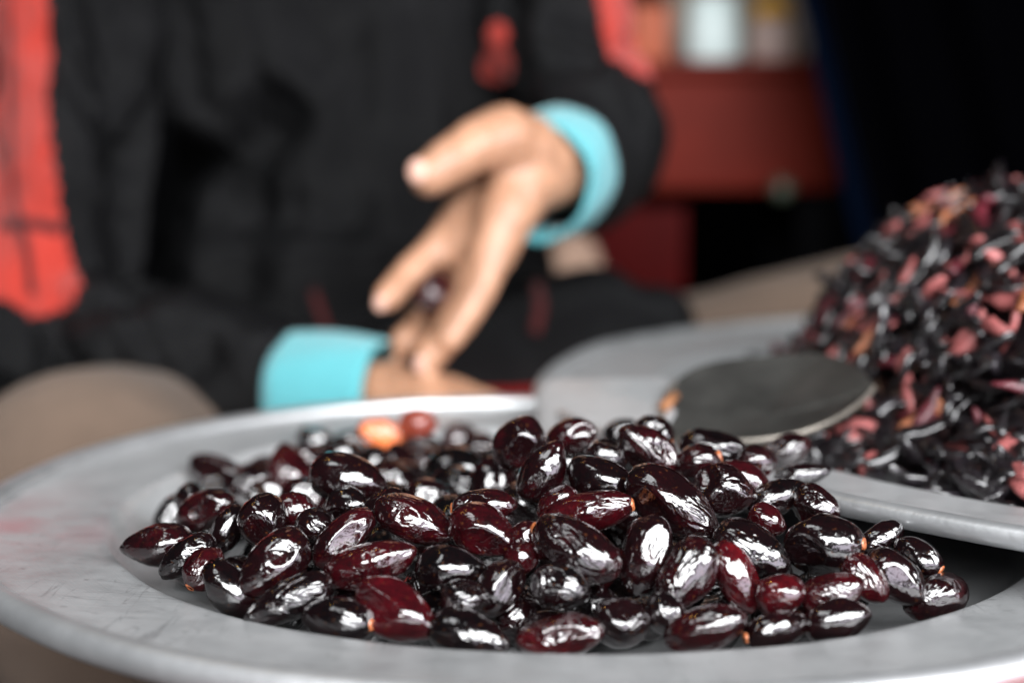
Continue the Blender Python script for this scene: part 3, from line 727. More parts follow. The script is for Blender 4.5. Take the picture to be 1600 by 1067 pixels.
V, F = lathe(tray_profile(0.2660, 0.205, 0.0, -0.0156, 0.0056, 0.015), 192)
tray = link("metal_tray", mesh_from("metal_tray", dent(V, 3, 0.0009), F), M['tray'])
tag(tray, "round worn aluminium tray with a wide brim, holding the heap of whole olives", "tray", "round metal trays")
V, F = lathe(rim_profile(0.2660, 0.0, 0.0056), 192)
link("rolled_rim", mesh_from("rolled_rim", dent(V, 3, 0.0009), F), M['rim'], tray)
T2 = Vector((0.428, 0.187, 0.0192))
V, F = lathe(tray_profile(0.440, 0.372, 0.0, -0.0088, 0.0046, 0.014), 224)
tray2 = link("metal_tray", mesh_from("metal_tray", dent(V, 8, 0.0008), F), M['tray2'])
tray2.location = T2
tag(tray2, "larger aluminium tray behind, its rim overlapping the near one, piled with dark strips", "tray", "round metal trays")


V, F = lathe(rim_profile(0.440, 0.0, 0.0046), 224)
link("rolled_rim", mesh_from("rolled_rim", dent(V, 8, 0.0008), F), M['rim'], tray2)


# ------------------------------------------------------------------ olives
def olive_mesh(L, R, tip, seed, scar, nu=60, nv=42, dents=None):
    rng = np.random.default_rng(seed)
    s = -np.cos(np.linspace(0, np.pi, nv))                 # -1 stem end .. +1 tip
    ang = np.linspace(0, 2 * np.pi, nu, endpoint=False)
    prof = np.maximum(0, 1 - np.abs(s)**2.35)**0.5
    sk = rng.uniform(-0.12, 0.05)
    prof = prof * (1 + sk * s)
    up = np.clip(s, 0, 1)
    prof = prof * (1 - (0.10 + 0.26 * tip) * up**1.6)
    x = s.copy()
    x = x + 0.10 * tip * np.clip(s, 0, 1)**6
    prof = prof / prof.max()
    S, A = np.meshgrid(np.arange(nv), ang, indexing='ij')
    X = x[S]; Y = prof[S] * np.cos(A); Z = prof[S] * np.sin(A)
    D = np.stack([X, Y, Z], -1).reshape(-1, 3)             # unit-ish shape
    f1, f2, f3 = rand_noise(seed + 1), rand_noise(seed + 2), rand_noise(seed + 3)
    off = rng.uniform(0, 9, 3)
    lump = f1(D * 1.15 + off) * 0.085
    # long wrinkles: ridged noise stretched along the fruit
    q = D * np.array([1.1, 3.0, 3.0]) + f2(D * 2 + off)[:, None] * 0.7 + off
    rid = 1 - np.abs(f2(q))
    amp = 0.5 + 0.5 * f3(D * 1.3 + off)
    wr = -0.050 * rid**5 * np.clip(amp, 0.1, 1)
    q = D * np.array([3.0, 6.5, 6.5]) + f1(D * 4 + off)[:, None] * 0.6
    wr += -0.016 * (1 - np.abs(f3(q)))**5 * np.clip(1.2 - amp, 0.1, 1)
    D = D * (1 + (lump + wr))[:, None]
    # sunken facets with crisp rims
    nd = rng.integers(2, 5)
    for k in range(nd):
        d = rng.normal(size=3) * np.array([0.5, 1, 1]); d /= np.linalg.norm(d)
        h = D @ d
        hm = h.max()
        c = hm * rng.uniform(0.80, 0.93)
        ex = np.maximum(0, h - c)
        D = D - np.outer(ex * rng.uniform(1.0, 1.5), d)
    D[:, 0] *= L; D[:, 1] *= R; D[:, 2] *= R
    bend = rng.normal() * 0.05
    D[:, 1] += bend * R * (D[:, 0] / L)**2 * 2
    faces = []
    for i in range(nv - 1):
        for j in range(nu):
            k = (j + 1) % nu
            faces.append((i * nu + j, i * nu + k, (i + 1) * nu + k, (i + 1) * nu + j))
    me = bpy.data.meshes.new("olive")
    me.from_pydata(D.tolist(), [], faces)
    bm = bmesh.new(); bm.from_mesh(me)
    bmesh.ops.remove_doubles(bm, verts=bm.verts, dist=L * 0.012)
    bmesh.ops.recalc_face_normals(bm, faces=bm.faces)
    bm.to_mesh(me); bm.free()
    me.polygons.foreach_set("use_smooth", [True] * len(me.polygons))
    me.materials.append(M['olive'])
    ends = D[:, 0].min(), D[:, 0].max()
    return me, ends


def scar_mesh(r, seed):
    rng = np.random.default_rng(seed)
    prof = [(0, -0.10), (0.28, -0.02), (0.5, 0.22), (0.75, 0.30), (1.0, 0.12), (1.12, -0.35)]
    V, F = lathe([(a * r, b * r) for a, b in prof], 14)
    V = [(-z * 1.0, x * (1 + 0.12 * rng.normal()), y * (1 + 0.12 * rng.normal())) for x, y, z in V]
    me = mesh_from("stem_scar", V, F)
    me.materials.append(M['scar'])
    return me


def orient(axis, roll):
    ax = Vector(axis).normalized()
    q = ax.to_track_quat('X', 'Z').to_matrix()
    return (q @ Matrix.Rotation(roll, 3, 'X')).to_4x4()


SC = 1.2
OL_GROUP = "whole dark olives heaped on the near tray"
for i, (px, py, pz, ax, ay, az, L, R, red, scar, tip, label) in enumerate(OLIVES):
    rng = np.random.default_rng(900 + i)
    me, ends = olive_mesh(L * SC * 1.10, R * SC * 1.145, tip, 4000 + i * 7, scar)
    o = link("olive", me)
    o.matrix_world = Matrix.Translation((px * SC, py * SC, pz * SC)) @ orient((ax, ay, az), rng.uniform(0, 6.28))
    red = 0.24 + 0.64 * red
    o.color = (red, red, red, 1)
    tag(o, label, "olive", OL_GROUP)
    if scar:
        s = link("stem_scar", scar_mesh(0.0021 * rng.uniform(0.85, 1.15), i), None, o)
        s.location = (ends[0] + 0.0006, 0, 0)
fill_meshes = [olive_mesh(0.0138, 0.0096, 0.3, 7000 + k, 0, 40, 28)[0] for k in range(6)]
for i, (px, py, pz, ax, ay, az, L, R) in enumerate(FILL):
    o = link("olive", fill_meshes[i % 6])
    s = R * SC / 0.0096
    o.matrix_world = Matrix.Translation((px * SC, py * SC, pz * SC)) @ orient((ax, ay, az), i * 1.7) @ Matrix.Scale(s, 4)
    o.color = ((i * 37 % 60) / 100.0,) * 3 + (1,)
    tag(o, "dark olive buried in the shadowed gaps deep inside the heap", "olive", "olives buried inside the heap")

# the split olive showing orange flesh at the back of the tray
c = at(628, 676, 0.79)
sp = empty("split_olive", (c.x, c.y, c.z))
tag(sp, "split olive showing bright orange flesh at the back of the heap", "olive")


def half_shell(L, R, inner, seed, flip=1):
    f = rand_noise(seed)
    V, F = [], []
    nu, nv = 22, 18
    for i in range(nv):
        a = math.pi * i / (nv - 1)
        for j in range(nu):
            b = math.pi * j / (nu - 1)
            x, y, z = -math.cos(a), math.sin(a) * math.cos(b), -math.sin(a) * math.sin(b)
            V.append((x * L, y * R, z * R))
    for i in range(nv - 1):
        for j in range(nu - 1):
            k = i * nu + j
            F.append((k, k + 1, k + nu + 1, k + nu))
    P = np.array(V)
    P *= (1 + 0.10 * f(P * 160 + 4))[:, None]
    if inner:
        P *= 0.90
        P[:, 2] *= 0.55
    return P, F


P, F = half_shell(0.0155, 0.0108, False, 3)
sk = link("skin", mesh_from("skin", P, F), M['olive'], sp); sk.color = (0.8,) * 3 + (1,)
sk.rotation_euler = (math.radians(48), 0.25, 0.2); sk.location = (-0.010, 0, -0.002)
P, F = half_shell(0.0155, 0.0108, True, 3)
fl = link("flesh", mesh_from("flesh", P, F), M['flesh'], sp)
fl.rotation_euler = sk.rotation_euler; fl.location = (-0.010, -0.0004, -0.001)
me, e = olive_mesh(0.0108, 0.0098, 0.2, 77, 0, 30, 20)
me.materials.clear(); me.materials.append(M['flesh_dark'])
fl2 = link("flesh_lobe", me, None, sp); fl2.location = (0.008, 0.005, 0.004)

# ------------------------------------------------------------------ heap of dark strips in the far tray
HR, HZ0, HH, HP = 0.345, T2.z - 0.0088, 0.137, 4.4
HC = Vector((T2.x + 0.016, T2.y - 0.026, 0))


def heap_z(r):
    return HZ0 + 0.104 * max(0.0, 1 - (r / 0.308)**6) + 0.030 * max(0.0, 1 - (r / HR)**5)


def strip_mesh(seed):
    rng = np.random.default_rng(seed)
    n, m = 7, 6
    Ls, wd, th = rng.uniform(0.016, 0.032), rng.uniform(0.0060, 0.0108), rng.uniform(0.0038, 0.0066)
    bend, twist, curl = rng.normal() * 0.10, rng.normal() * 0.8, rng.normal() * 0.09
    V, F = [], []
    for i in range(n):
        t = i / (n - 1) * 2 - 1
        k = (1 - abs(t)**3.2 * rng.uniform(0.45, 0.8)) * rng.uniform(0.85, 1.12)
        cx, cy, cz = t * Ls / 2, bend * Ls * (t * t - .3), curl * Ls * (t * t - .3) + 0.0006 * rng.normal()
        tw = twist * t
        for j in range(m):
            a = 2 * math.pi * j / m
            y, z = math.cos(a) * wd / 2 * k * rng.uniform(.85, 1.15), math.sin(a) * th / 2 * k * rng.uniform(.85, 1.15)
            V.append((cx, cy + y * math.cos(tw) - z * math.sin(tw), cz + y * math.sin(tw) + z * math.cos(tw)))
    for i in range(n - 1):
        for j in range(m):
            b = (j + 1) % m
            F.append((i * m + j, i * m + b, (i + 1) * m + b, (i + 1) * m + j))
    F.append(tuple(range(m - 1, -1, -1))); F.append(tuple((n - 1) * m + j for j in range(m)))
    return V, F


rng = np.random.default_rng(21)
variants = []
for k in range(16):
    V, F = strip_mesh(100 + k)
    me = mesh_from("dried_strip", V, F)
    me.materials.append(M['strip_black'])
    variants.append((me, np.array(V), F))
KINDS = [('strip_black', 0.63, "black"), ('strip_grey', 0.12, "greyish black"), ('strip_pink', 0.125, "salmon-pink"),
         ('strip_orange', 0.02, "orange-tan"), ('strip_wine', 0.095, "wine-red")]
cum = np.cumsum([k[1] for k in KINDS])
samples = []
rad_t = np.linspace(0, HR * 1.02, 400)
area_w = rad_t * np.sqrt(1 + np.gradient(np.array([heap_z(q) for q in rad_t]), rad_t)**2)
area_c = np.cumsum(area_w) / area_w.sum()
for n in range(4900):
    r = float(np.interp(rng.uniform(), area_c, rad_t))          # even over the heap's skin
    if n >= 4400: r = HR * rng.uniform(0.90, 1.03)                 # loose ones round the foot
    th = rng.uniform(0, 2 * math.pi)
    z = heap_z(r) + rng.uniform(-0.004, 0.005) + (rng.uniform(0.001, 0.008) if n >= 4400 else 0)
    dz = (heap_z(r + 0.002) - heap_z(max(0, r - 0.002))) / 0.004
    dz = max(-2.6, dz)
    nrm = Vector((-dz * math.cos(th), -dz * math.sin(th), 1)).normalized()
    p = Vector((HC.x + r * math.cos(th), HC.y + r * math.sin(th), z + 0.002))
    t = Vector((rng.normal(), rng.normal(), rng.normal()))
    t = (t - nrm * t.dot(nrm) * 0.75).normalized()
    side = nrm.cross(t).normalized()
    upv = t.cross(side)
    rot = Matrix((t, side, upv)).transposed().to_4x4() @ Matrix.Rotation(rng.uniform(-0.9, 0.9), 4, 'X')
    k = int(np.searchsorted(cum, rng.uniform(0, cum[-1])))
    vi = int(rng.integers(0, 16))
    sc = rng.uniform(0.8, 1.25)
    mw = Matrix.Translation(p) @ rot @ Matrix.Scale(sc, 4)
    ux, uy, ud = topx(p)
    if ((ux - 1200) / 165)**2 + ((uy - 618) / 68)**2 < 1 and ud < 0.80: continue      # the scoop lies here
    face = nrm.dot((CAM - p).normalized())
    vis = (-30 < ux < 1625) and face > -0.15
    samples.append((vis, ud, ux, uy, mw, k, vi, r))
samples.sort(key=lambda s: (not s[0], s[1]))
ind = [s for s in samples if s[0]][:300]
rest = [s for s in samples if s not in ind] if False else samples[len(ind):]
for s in ind:
    _, ud, ux, uy, mw, k, vi, r = s
    o = link("dried_strip", variants[vi][0])
    o.matrix_world = mw
    o.material_slots[0].link = 'OBJECT'
    o.material_slots[0].material = M[KINDS[k][0]]
    zone = ("at the foot of the heap by the far tray's near brim" if uy > 660 else
            "on the flank of the heap beside the scoop" if ux < 1400 else
            "on the tall heap in the far tray, above the scoop's level")
    tag(o, "%s dried strip %s" % (KINDS[k][2], zone), "dried strip", "dried strips heaped in the far tray")
VV, FF, MI = [], [], []
nb = 0
for s in rest:
    me, P, F = variants[s[6]]
    mw = np.array(s[4])
    Q = P @ mw[:3, :3].T + mw[:3, 3]
    VV.append(Q); FF += [tuple(i + nb for i in f) for f in F]; MI += [s[5]] * len(F); nb += len(Q)
# the dark packed mass under the loose strips
nr, na = 30, 72
base = nb
core = []
f = rand_noise(5)
for i in range(nr):
    r = HR * 0.995 * i / (nr - 1)
    for j in range(na):
        a = 2 * math.pi * j / na
        core.append((HC.x + r * math.cos(a), HC.y + r * math.sin(a), heap_z(r) - 0.009))
core = np.array(core); core[:, 2] += 0.004 * f(core * 90) * 1.0
sx_, sy_ = at(1200, 618, 0.72).x, at(1200, 618, 0.72).y
core[:, 2] -= 0.055 * np.exp(-((core[:, 0] - sx_)**2 + (core[:, 1] - sy_)**2) / 0.075**2)   # pushed aside by the scoop
core[:, 2] = np.maximum(core[:, 2], HZ0 + 0.0006)
VV.append(core)
for i in range(nr - 1):
    for j in range(na):
        b = (j + 1) % na
        FF.append((base + i * na + j, base + i * na + b, base + (i + 1) * na + b, base + (i + 1) * na + j)); MI.append(0)
me = mesh_from("dried_strip_pile", np.concatenate(VV), FF)
for k in KINDS: me.materials.append(M[k[0]])
me.polygons.foreach_set("material_index", MI)
pile = link("dried_strip_pile", me)
tag(pile, "packed mass of dark dried strips forming the tall heap in the far tray", "dried strips", None, "stuff")

# ------------------------------------------------------------------ scoop lying against the heap
left, right = at(1040, 628, 0.720), at(1374, 602, 0.690)
near, far = at(1165, 694, 0.660), at(1215, 546, 0.750)
cen = (left + right + near + far) / 4
U, Vv = (right - left) / 2, (far - near) / 2
Nn = U.cross(Vv).normalized()
sco = empty("scoop", (cen.x, cen.y, cen.z))
tag(sco, "blackened steel scoop with a bright worn edge resting against the heap", "scoop")


def blade_pt(a, rho):
    x, y = math.cos(a), math.sin(a)
    # blunt heel at the left, drawn-out point at the right
    ex = 0.72 if x < 0 else 1.12
    u = math.copysign(abs(x)**ex, x) * rho
    v = math.copysign(abs(y)**(0.92 + 0.85 * max(0, x)), y) * rho
    sag = -0.011 * (1 - rho * rho) + 0.002 * math.sin(3 * a) * rho
    return U * u + Vv * v + Nn * sag


nr, na = 12, 72
Vb, Fb = [], []
for i in range(nr):
    rho = i / (nr - 1) * 0.985
    for j in range(na):
        Vb.append(blade_pt(2 * math.pi * j / na, rho))
n1 = len(Vb)
for i in range(nr):
    rho = i / (nr - 1) * 0.985
    for j in range(na):
        Vb.append(blade_pt(2 * math.pi * j / na, rho) - Nn * 0.0016)
for o_, fl_ in ((0, 1), (n1, -1)):
    for i in range(nr - 1):
        for j in range(na):
            b = (j + 1) % na
            q = (o_ + i * na + j, o_ + i * na + b, o_ + (i + 1) * na + b, o_ + (i + 1) * na + j)
            Fb.append(q[::fl_])
link("blade", mesh_from("blade", Vb, Fb), M['scoop'], sco)
# thickened, worn edge
Ve, Fe = [], []
for j in range(na):
    a = 2 * math.pi * j / na
    p0, p1 = blade_pt(a, 0.982), blade_pt(a, 1.0)
    d = (p1 - p0).normalized()
    for dr, dn in ((-0.0012, 0.0010), (0.0008, 0.0011), (0.0014, -0.0012), (-0.0012, -0.0026)):
        Ve.append(p0 + d * dr + Nn * dn)
for j in range(na // 2 - 4, na - 1):                        # bright only along the worn near side
    b = (j + 1) % na
    for k in range(4):
        l = (k + 1) % 4
        Fe.append((j * 4 + k, j * 4 + l, b * 4 + l, b * 4 + k))
link("edge", mesh_from("edge", Ve, Fe), M['scoop_edge'], sco)
# rusty heel and the flat steel tang of its handle, running out over the tray brim
hv = []
tang_dir = (at(860, 650, 0.76) - left).normalized()
side = tang_dir.cross(Nn).normalized()
hb = bmesh.new()
for t, wdt in ((-0.005, 0.008), (0.0, 0.008), (0.002, 0.006)):
    for sgn in (-1, 1):
        for dn in (-0.0025, 0.0022):
            hb.verts.new((left - cen) + tang_dir * t + side * (wdt * sgn) + Nn * dn)
bmesh.ops.convex_hull(hb, input=hb.verts)
bmesh.ops.bevel(hb, geom=hb.edges[:], offset=0.0008, segments=2, affect='EDGES')
cs = [at(836, 616, .780), at(852, 592, .790), at(1046, 588, .760), at(1056, 640, .712), at(1006, 728, .672), at(842, 702, .722)]
tb_ = bmesh.new()
for p in cs:
    tb_.verts.new(p - cen); tb_.verts.new(p - cen - Nn * 0.003)
bmesh.ops.convex_hull(tb_, input=tb_.verts)
bmesh.ops.bevel(tb_, geom=tb_.edges[:], offset=0.0012, segments=2, affect='EDGES')
link("handle", from_bm("handle", tb_), M['tray2'], sco)["label"] = "flat grey metal handle of the scoop"
link("heel", from_bm("heel", hb, True), M['rust'], sco)


# ------------------------------------------------------------------ the seller
def capsules(chains, seg=20):
    bm = bmesh.new()
    for ch in chains:
        pts = [(Vector(p), r) for p, r in ch]
        for k, (p, r) in enumerate(pts):
            bmesh.ops.create_icosphere(bm, subdivisions=3, radius=r, matrix=Matrix.Translation(p))
        for (p, r), (q, s) in zip(pts[:-1], pts[1:]):
            d = q - p
            if d.length < 1e-5: continue
            rot = d.to_track_quat('Z', 'Y').to_matrix().to_4x4()
            bmesh.ops.create_cone(bm, cap_ends=True, segments=seg, radius1=r, radius2=s, depth=d.length,
                                  matrix=Matrix.Translation((p + q) / 2) @ rot)
    me = bpy.data.meshes.new("c")
    bm.to_mesh(me); bm.free()
    return me


def remesh(name, me, voxel, smooth_it):
    o = bpy.data.objects.new("tmp", me)
    COL.objects.link(o)
    r = o.modifiers.new("r", 'REMESH'); r.mode = 'VOXEL'; r.voxel_size = voxel; r.use_smooth_shade = True
    s = o.modifiers.new("s", 'SMOOTH'); s.iterations = smooth_it; s.factor = 0.5
    dg = bpy.context.evaluated_depsgraph_get()
    out = bpy.data.meshes.new_from_object(o.evaluated_get(dg), depsgraph=dg)
    out.name = name
    bpy.data.objects.remove(o)
    out.materials.clear()
    out.polygons.foreach_set("use_smooth", [True] * len(out.polygons))
    return out


def vco(me):
    a = np.empty(len(me.vertices) * 3); me.vertices.foreach_get("co", a); return a.reshape(-1, 3)


def vno(me):
    a = np.empty(len(me.vertices) * 3); me.vertices.foreach_get("normal", a); return a.reshape(-1, 3)


def pxs(P):
    d = P - np.array(CAM)
    z = d @ np.array(FW)
    return 800 + FPX * (d @ np.array(RT)) / z, 533.5 - FPX * (d @ np.array(UP)) / z


A = at
# image-left arm (right arm of the seller) and the extended image-right arm
shL, elL, wrL = A(130, -260, 1.30), A(85, 520, 1.11), A(600, 628, 0.965)
shR, elR, wrR = A(825, -250, 1.30), A(932, 230, 1.14), A(854, 260, 1.0)
kneeL, kneeR = A(135, 792, 0.92), A(1470, 520, 1.36)
hipL, hipR = A(380, 690, 1.38), A(780, 690, 1.46)
ankL = Vector((kneeL.x + 0.03, kneeL.y + 0.10, -0.40)); ankR = Vector((kneeR.x - 0.05, kneeR.y + 0.08, -0.40))
neck = A(500, -560, 1.33)
head = neck + Vector((0, -0.03, 0.16))

body_chains = [
    [(hipL, .09), (hipR, .09)], [(A(470, 500, 1.40), .075), (A(480, 0, 1.38), .07), (A(490, -330, 1.36), .065)],
    [(A(690, 500, 1.40), .075), (A(640, 0, 1.38), .07), (A(560, -330, 1.36), .065)],
    [(shL, .020), (A(490, -380, 1.34), .05), (shR, .020)], [(A(500, -400, 1.33), .062), (neck, .056), (head, .075)],
    [(head + Vector((0, 0, .03)), .083), (head + Vector((0, 0.02, .06)), .088)],
    [(head + Vector((0, -.075, -.01)), .013), (head + Vector((0, -.095, -.03)), .016)],
    [(head + Vector((0, -.045, -.07)), .042)], [(head + Vector((-.085, 0.01, .0)), .016), (head + Vector((-.087, 0.01, -.03)), .013)],
    [(head + Vector((.085, 0.01, .0)), .016), (head + Vector((.087, 0.01, -.03)), .013)],
    [(shL, .018), (elL, .018), (wrL, .026)],
    [(shR, .020), (elR, .022), (wrR, .029)],
    [(hipL, .085), (kneeL, .058), (ankL, .038), (ankL + Vector((0, -.13, -.035)), .03)],
    [(hipR, .085), (kneeR, .058), (ankR, .038), (ankR + Vector((0, -.13, -.035)), .03)],
    # hand behind the near tray's rim
    [(wrL, .028), (A(690, 643, .95), .026), (A(760, 662, .94), .022)],
    [(wrL, .026), (A(680, 655, .93), .026), (A(745, 675, .92), .022)],
    [(A(755, 652, .945), .0185), (A(805, 664, .935), .0105), (A(835, 690, .925), .0095)],
    [(A(760, 655, .935), .016), (A(812, 675, .925), .0105), (A(832, 712, .92), .0095)],
    [(A(755, 670, .925), .016), (A(800, 695, .915), .0105), (A(818, 728, .91), .0095)],
    [(A(745, 680, .915), .015), (A(780, 710, .905), .0100), (A(795, 738, .90), .009)],
    [(A(660, 655, .94), .018), (A(700, 680, .910), .0125), (A(740, 700, .90), .0110)],
    # open hand: wrist, ball of the thumb, thumb
    [(wrR, .0300), (A(815, 235, .975), .0265), (A(778, 222, .957), .0230)],
    [(A(790, 214, .955), .0215), (A(745, 227, .942), .0185), (A(724, 240, .936), .0162), (A(704, 252, .931), .0160), (A(671, 274, .924), .0140)],
    # heel of the hand on the little-finger side
    [(wrR, .0290), (A(815, 290, .972), .0235), (A(787, 345, .956), .0195), (A(766, 400, .948), .0165)],
    # hollow of the palm, set back in shade
    [(A(800, 270, .988), .0220), (A(745, 320, .992), .0180), (A(707, 366, .988), .0160)],
    [(A(790, 310, .982), .0195), (A(745, 360, .982), .0165), (A(716, 394, .976), .0145)],
    # index, middle, ring, little finger, each with its knuckles
    [(A(692, 380, .980), .0132), (A(660, 408, .970), .0110), (A(652, 415, .967), .0113), (A(628, 440, .958), .0103), (A(606, 464, .948), .0100)],
    [(A(712, 395, .982), .0125), (A(690, 455, .997), .0112), (A(655, 508, .986), .0106), (A(630, 536, .973), .0100)],
    [(A(755, 402, .955), .0146), (A(732, 462, .949), .0120), (A(727, 472, .947), .0124), (A(697, 526, .940), .0112), (A(668, 560, .934), .0106)],
    [(A(772, 402, .945), .0130), (A(754, 446, .939), .0108), (A(750, 454, .937), .0111), (A(724, 500, .932), .0100), (A(702, 530, .928), .0092)],
]
person = empty("person", (A(560, 690, 1.38).x, A(560, 690, 1.38).y, -0.47))
tag(person, "seated person in a black jacket with red sleeve stripes, an open hand holding an olive", "person")


def pchild(name, me, mat, under=None):
    o = link(name, me, mat)
    o.parent = under or person
    if under: return o
    o.matrix_parent_inverse = Matrix.Translation(person.location).inverted()
    return o


bme = remesh("body", capsules(body_chains), 0.0032, 5)
P = vco(bme)
f = rand_noise(31)
P += vno(bme) * (0.0006 * f(P * 120))[:, None]
bme.vertices.foreach_set("co", P.ravel()); bme.update()
body = pchild("body", bme, M['skin'])
# thumb and finger nails
for (px, py, d, n, r) in ((652, 268, .9125, A(575, 235, .80), .0066), (594, 474, .9400, A(520, 520, .80), .0045), (657, 570, .926, A(600, 640, .8), .0048)):
    bm = bmesh.new()
    bmesh.ops.create_uvsphere(bm, u_segments=14, v_segments=8, radius=1.0)
    p = A(px, py, d)
    q = (Vector(n) - p).normalized().to_track_quat('Z', 'Y').to_matrix().to_4x4()
    bmesh.ops.transform(bm, matrix=Matrix.Translation(p) @ q @ Matrix.Diagonal((r, r * 1.25, r * 0.35, 1)), verts=bm.verts)
    pchild("fingernail", from_bm("fingernail", bm, True), M['nail'], body)
# hair
bm = bmesh.new()
bmesh.ops.create_icosphere(bm, subdivisions=4, radius=0.097, matrix=Matrix.Translation(head + Vector((0, 0.03, 0.055))))
for v in bm.verts:
    v.co += Vector((0.004, 0.004, 0.004)) * math.sin(v.co.x * 180 + v.co.y * 90)
pchild("hair", from_bm("hair", bm, True), M['hair'])

# jacket: torso, sleeves and the hem over the lap as one cloth shell
jk = [
    [(A(450, 640, 1.34), .130), (A(432, 330, 1.34), .116), (A(422, 60, 1.32), .106), (A(440, -300, 1.32), .100)],
    [(A(690, 640, 1.34), .120), (A(668, 380, 1.34), .106), (A(690, 60, 1.32), .108), (A(640, -300, 1.32), .105)],
    [(A(560, 560, 1.30), .125), (A(560, 100, 1.30), .110), (A(540, -300, 1.31), .105)],
    [(shL, .082), (A(300, -350, 1.33), .09), (A(500, -440, 1.33), .080), (A(720, -350, 1.33), .09), (shR, .078)],
    [(shL, .078), (A(112, 150, 1.20), .068), (elL, .066)],
    [(elL, .066), (A(260, 572, 1.06), .056), (A(460, 600, 1.000), .0405)],
    [(shR, .072), (A(866, 20, 1.22), .058), (elR, .059)],
    [(elR, .058), (A(895, 248, 1.08), .050), (A(868, 266, 1.025), .0405)],
    [(A(500, 640, 1.24), .085), (A(760, 575, 1.20), .070), (A(950, 512, 1.20), .042), (A(1020, 520, 1.20), .036)],
]
jme = remesh("jacket", capsules(jk), 0.0042, 8)
P = vco(jme); Nv = vno(jme)
px_, py_ = pxs(P)
f, f2 = rand_noise(41), rand_noise(42)
disp = 0.013 * f(P * np.array([11, 8, 5]) + 2) + 0.006 * f2(P * np.array([24, 16, 14])) + 0.002 * f(P * 50)
# crumples across both sleeves
armL = np.clip(1 - np.abs(px_ - 120) / 330, 0, 1) * (px_ < 430)
disp += 0.009 * armL * (1 - np.abs(f(P * np.array([22, 14, 30]) + (P[:, [0]] * 25)))**1.0 - 0.6)
armR = np.clip(1 - np.abs(px_ - 950) / 150, 0, 1) * (py_ < 380)
disp += 0.006 * armR * (1 - np.abs(f2(P * np.array([30, 14, 26]))) - 0.6)


def crease(pts, width, depth):
    best = np.full(len(P), 1e9)
    for (x0, y0), (x1, y1) in zip(pts[:-1], pts[1:]):
        dx, dy = x1 - x0, y1 - y0
        t = np.clip(((px_ - x0) * dx + (py_ - y0) * dy) / (dx * dx + dy * dy), 0, 1)
        best = np.minimum(best, np.hypot(px_ - x0 - t * dx, py_ - y0 - t * dy))
    return depth * np.exp(-(best / width)**2)


front = Nv[:, 1] < 0.2
for pts, wd, dp in (([(150, -80), (195, 100), (225, 250), (245, 420)], 46, -.030), ([(430, 165), (395, 215), (330, 255), (255, 250)], 40, -.034),
                    ([(300, 290), (420, 350), (540, 345)], 55, -.022), ([(545, 60), (552, 330)], 40, -.014), ([(470, -40), (500, 90), (470, 200)], 30, -.010),
                    ([(60, 60), (190, 240)], 22, -.012), ([(120, 60), (205, 190)], 18, -.010), ([(380, -20), (395, 120)], 70, .024), ([(250, 60), (262, 180)], 30, .014),
                    ([(650, -20), (640, 160)], 60, .016), ([(260, 420), (430, 385), (640, 395)], 40, .016), ([(800, 0), (815, 190)], 22, -.030),
                    ([(880, 60), (960, 80), (1010, 60)], 20, -.014), ([(850, 115), (930, 105)], 16, -.012),
                    ([(140, 540), (300, 500), (420, 545)], 40, .010), ([(90, 480), (210, 470)], 18, -.012), ([(200, 620), (330, 560)], 24, -.010)):
    disp += crease(pts, wd, dp) * front
P = P + Nv * disp[:, None]
jme.vertices.foreach_set("co", P.ravel()); jme.update()
jacket = pchild("jacket", jme, M['jacket'])
bvh = BVHTree.FromPolygons([tuple(v) for v in P], [tuple(p.vertices) for p in jme.polygons])


def in_poly(x, y, poly):
    ins = np.zeros(len(x), bool)
    j = len(poly) - 1
    for i in range(len(poly)):
        xi, yi = poly[i]; xj, yj = poly[j]
        c = ((yi > y) != (yj > y)) & (x < (xj - xi) * (y - yi) / (yj - yi + 1e-9) + xi)
        ins ^= c
        j = i
    return ins


def cloth_patch(name, poly, mat, lift, label=None):
    """a sewn-on panel: the jacket's own cloth inside the outline, lifted and given thickness"""
    Nn_ = vno(jme)
    sel = in_poly(px_, py_, poly) & (Nn_[:, 1] < 0.85)
    faces = [tuple(p.vertices) for p in jme.polygons if all(sel[v] for v in p.vertices)]
    used = sorted({v for f_ in faces for v in f_})
    ix = {v: i for i, v in enumerate(used)}
    vs = [P[v] + Nn_[v] * lift for v in used]
    o = pchild(name, mesh_from(name, vs, [tuple(ix[v] for v in f_) for f_ in faces]), mat, jacket)
    sm = o.modifiers.new("thick", 'SOLIDIFY'); sm.thickness = lift * 1.6; sm.offset = -1
    if label: o["label"] = label
    return o


cloth_patch("sleeve_stripe", [(-140, -120), (75, -120), (76, 0), (78, 160), (92, 280), (108, 380), (132, 446), (112, 466), (82, 474), (60, 500), (36, 498), (18, 478), (-20, 470), (-140, 450)], M['red'], 0.0022, "broad red sleeve stripe")
cloth_patch("sleeve_stripe", [(890, -120), (965, -120), (978, 0), (1010, 50), (1042, 112), (1010, 130), (976, 112), (938, 60), (920, 0), (870, -100)], M['red'], 0.0022, "red stripe on the raised sleeve")
def on_jacket(px, py):
    d = (A(px, py, 1.0) - CAM).normalized()
    loc, nn, i, ds = bvh.ray_cast(CAM, d)
    return (loc, nn) if loc else (A(px, py, 1.2), Vector((0, -1, 0)))


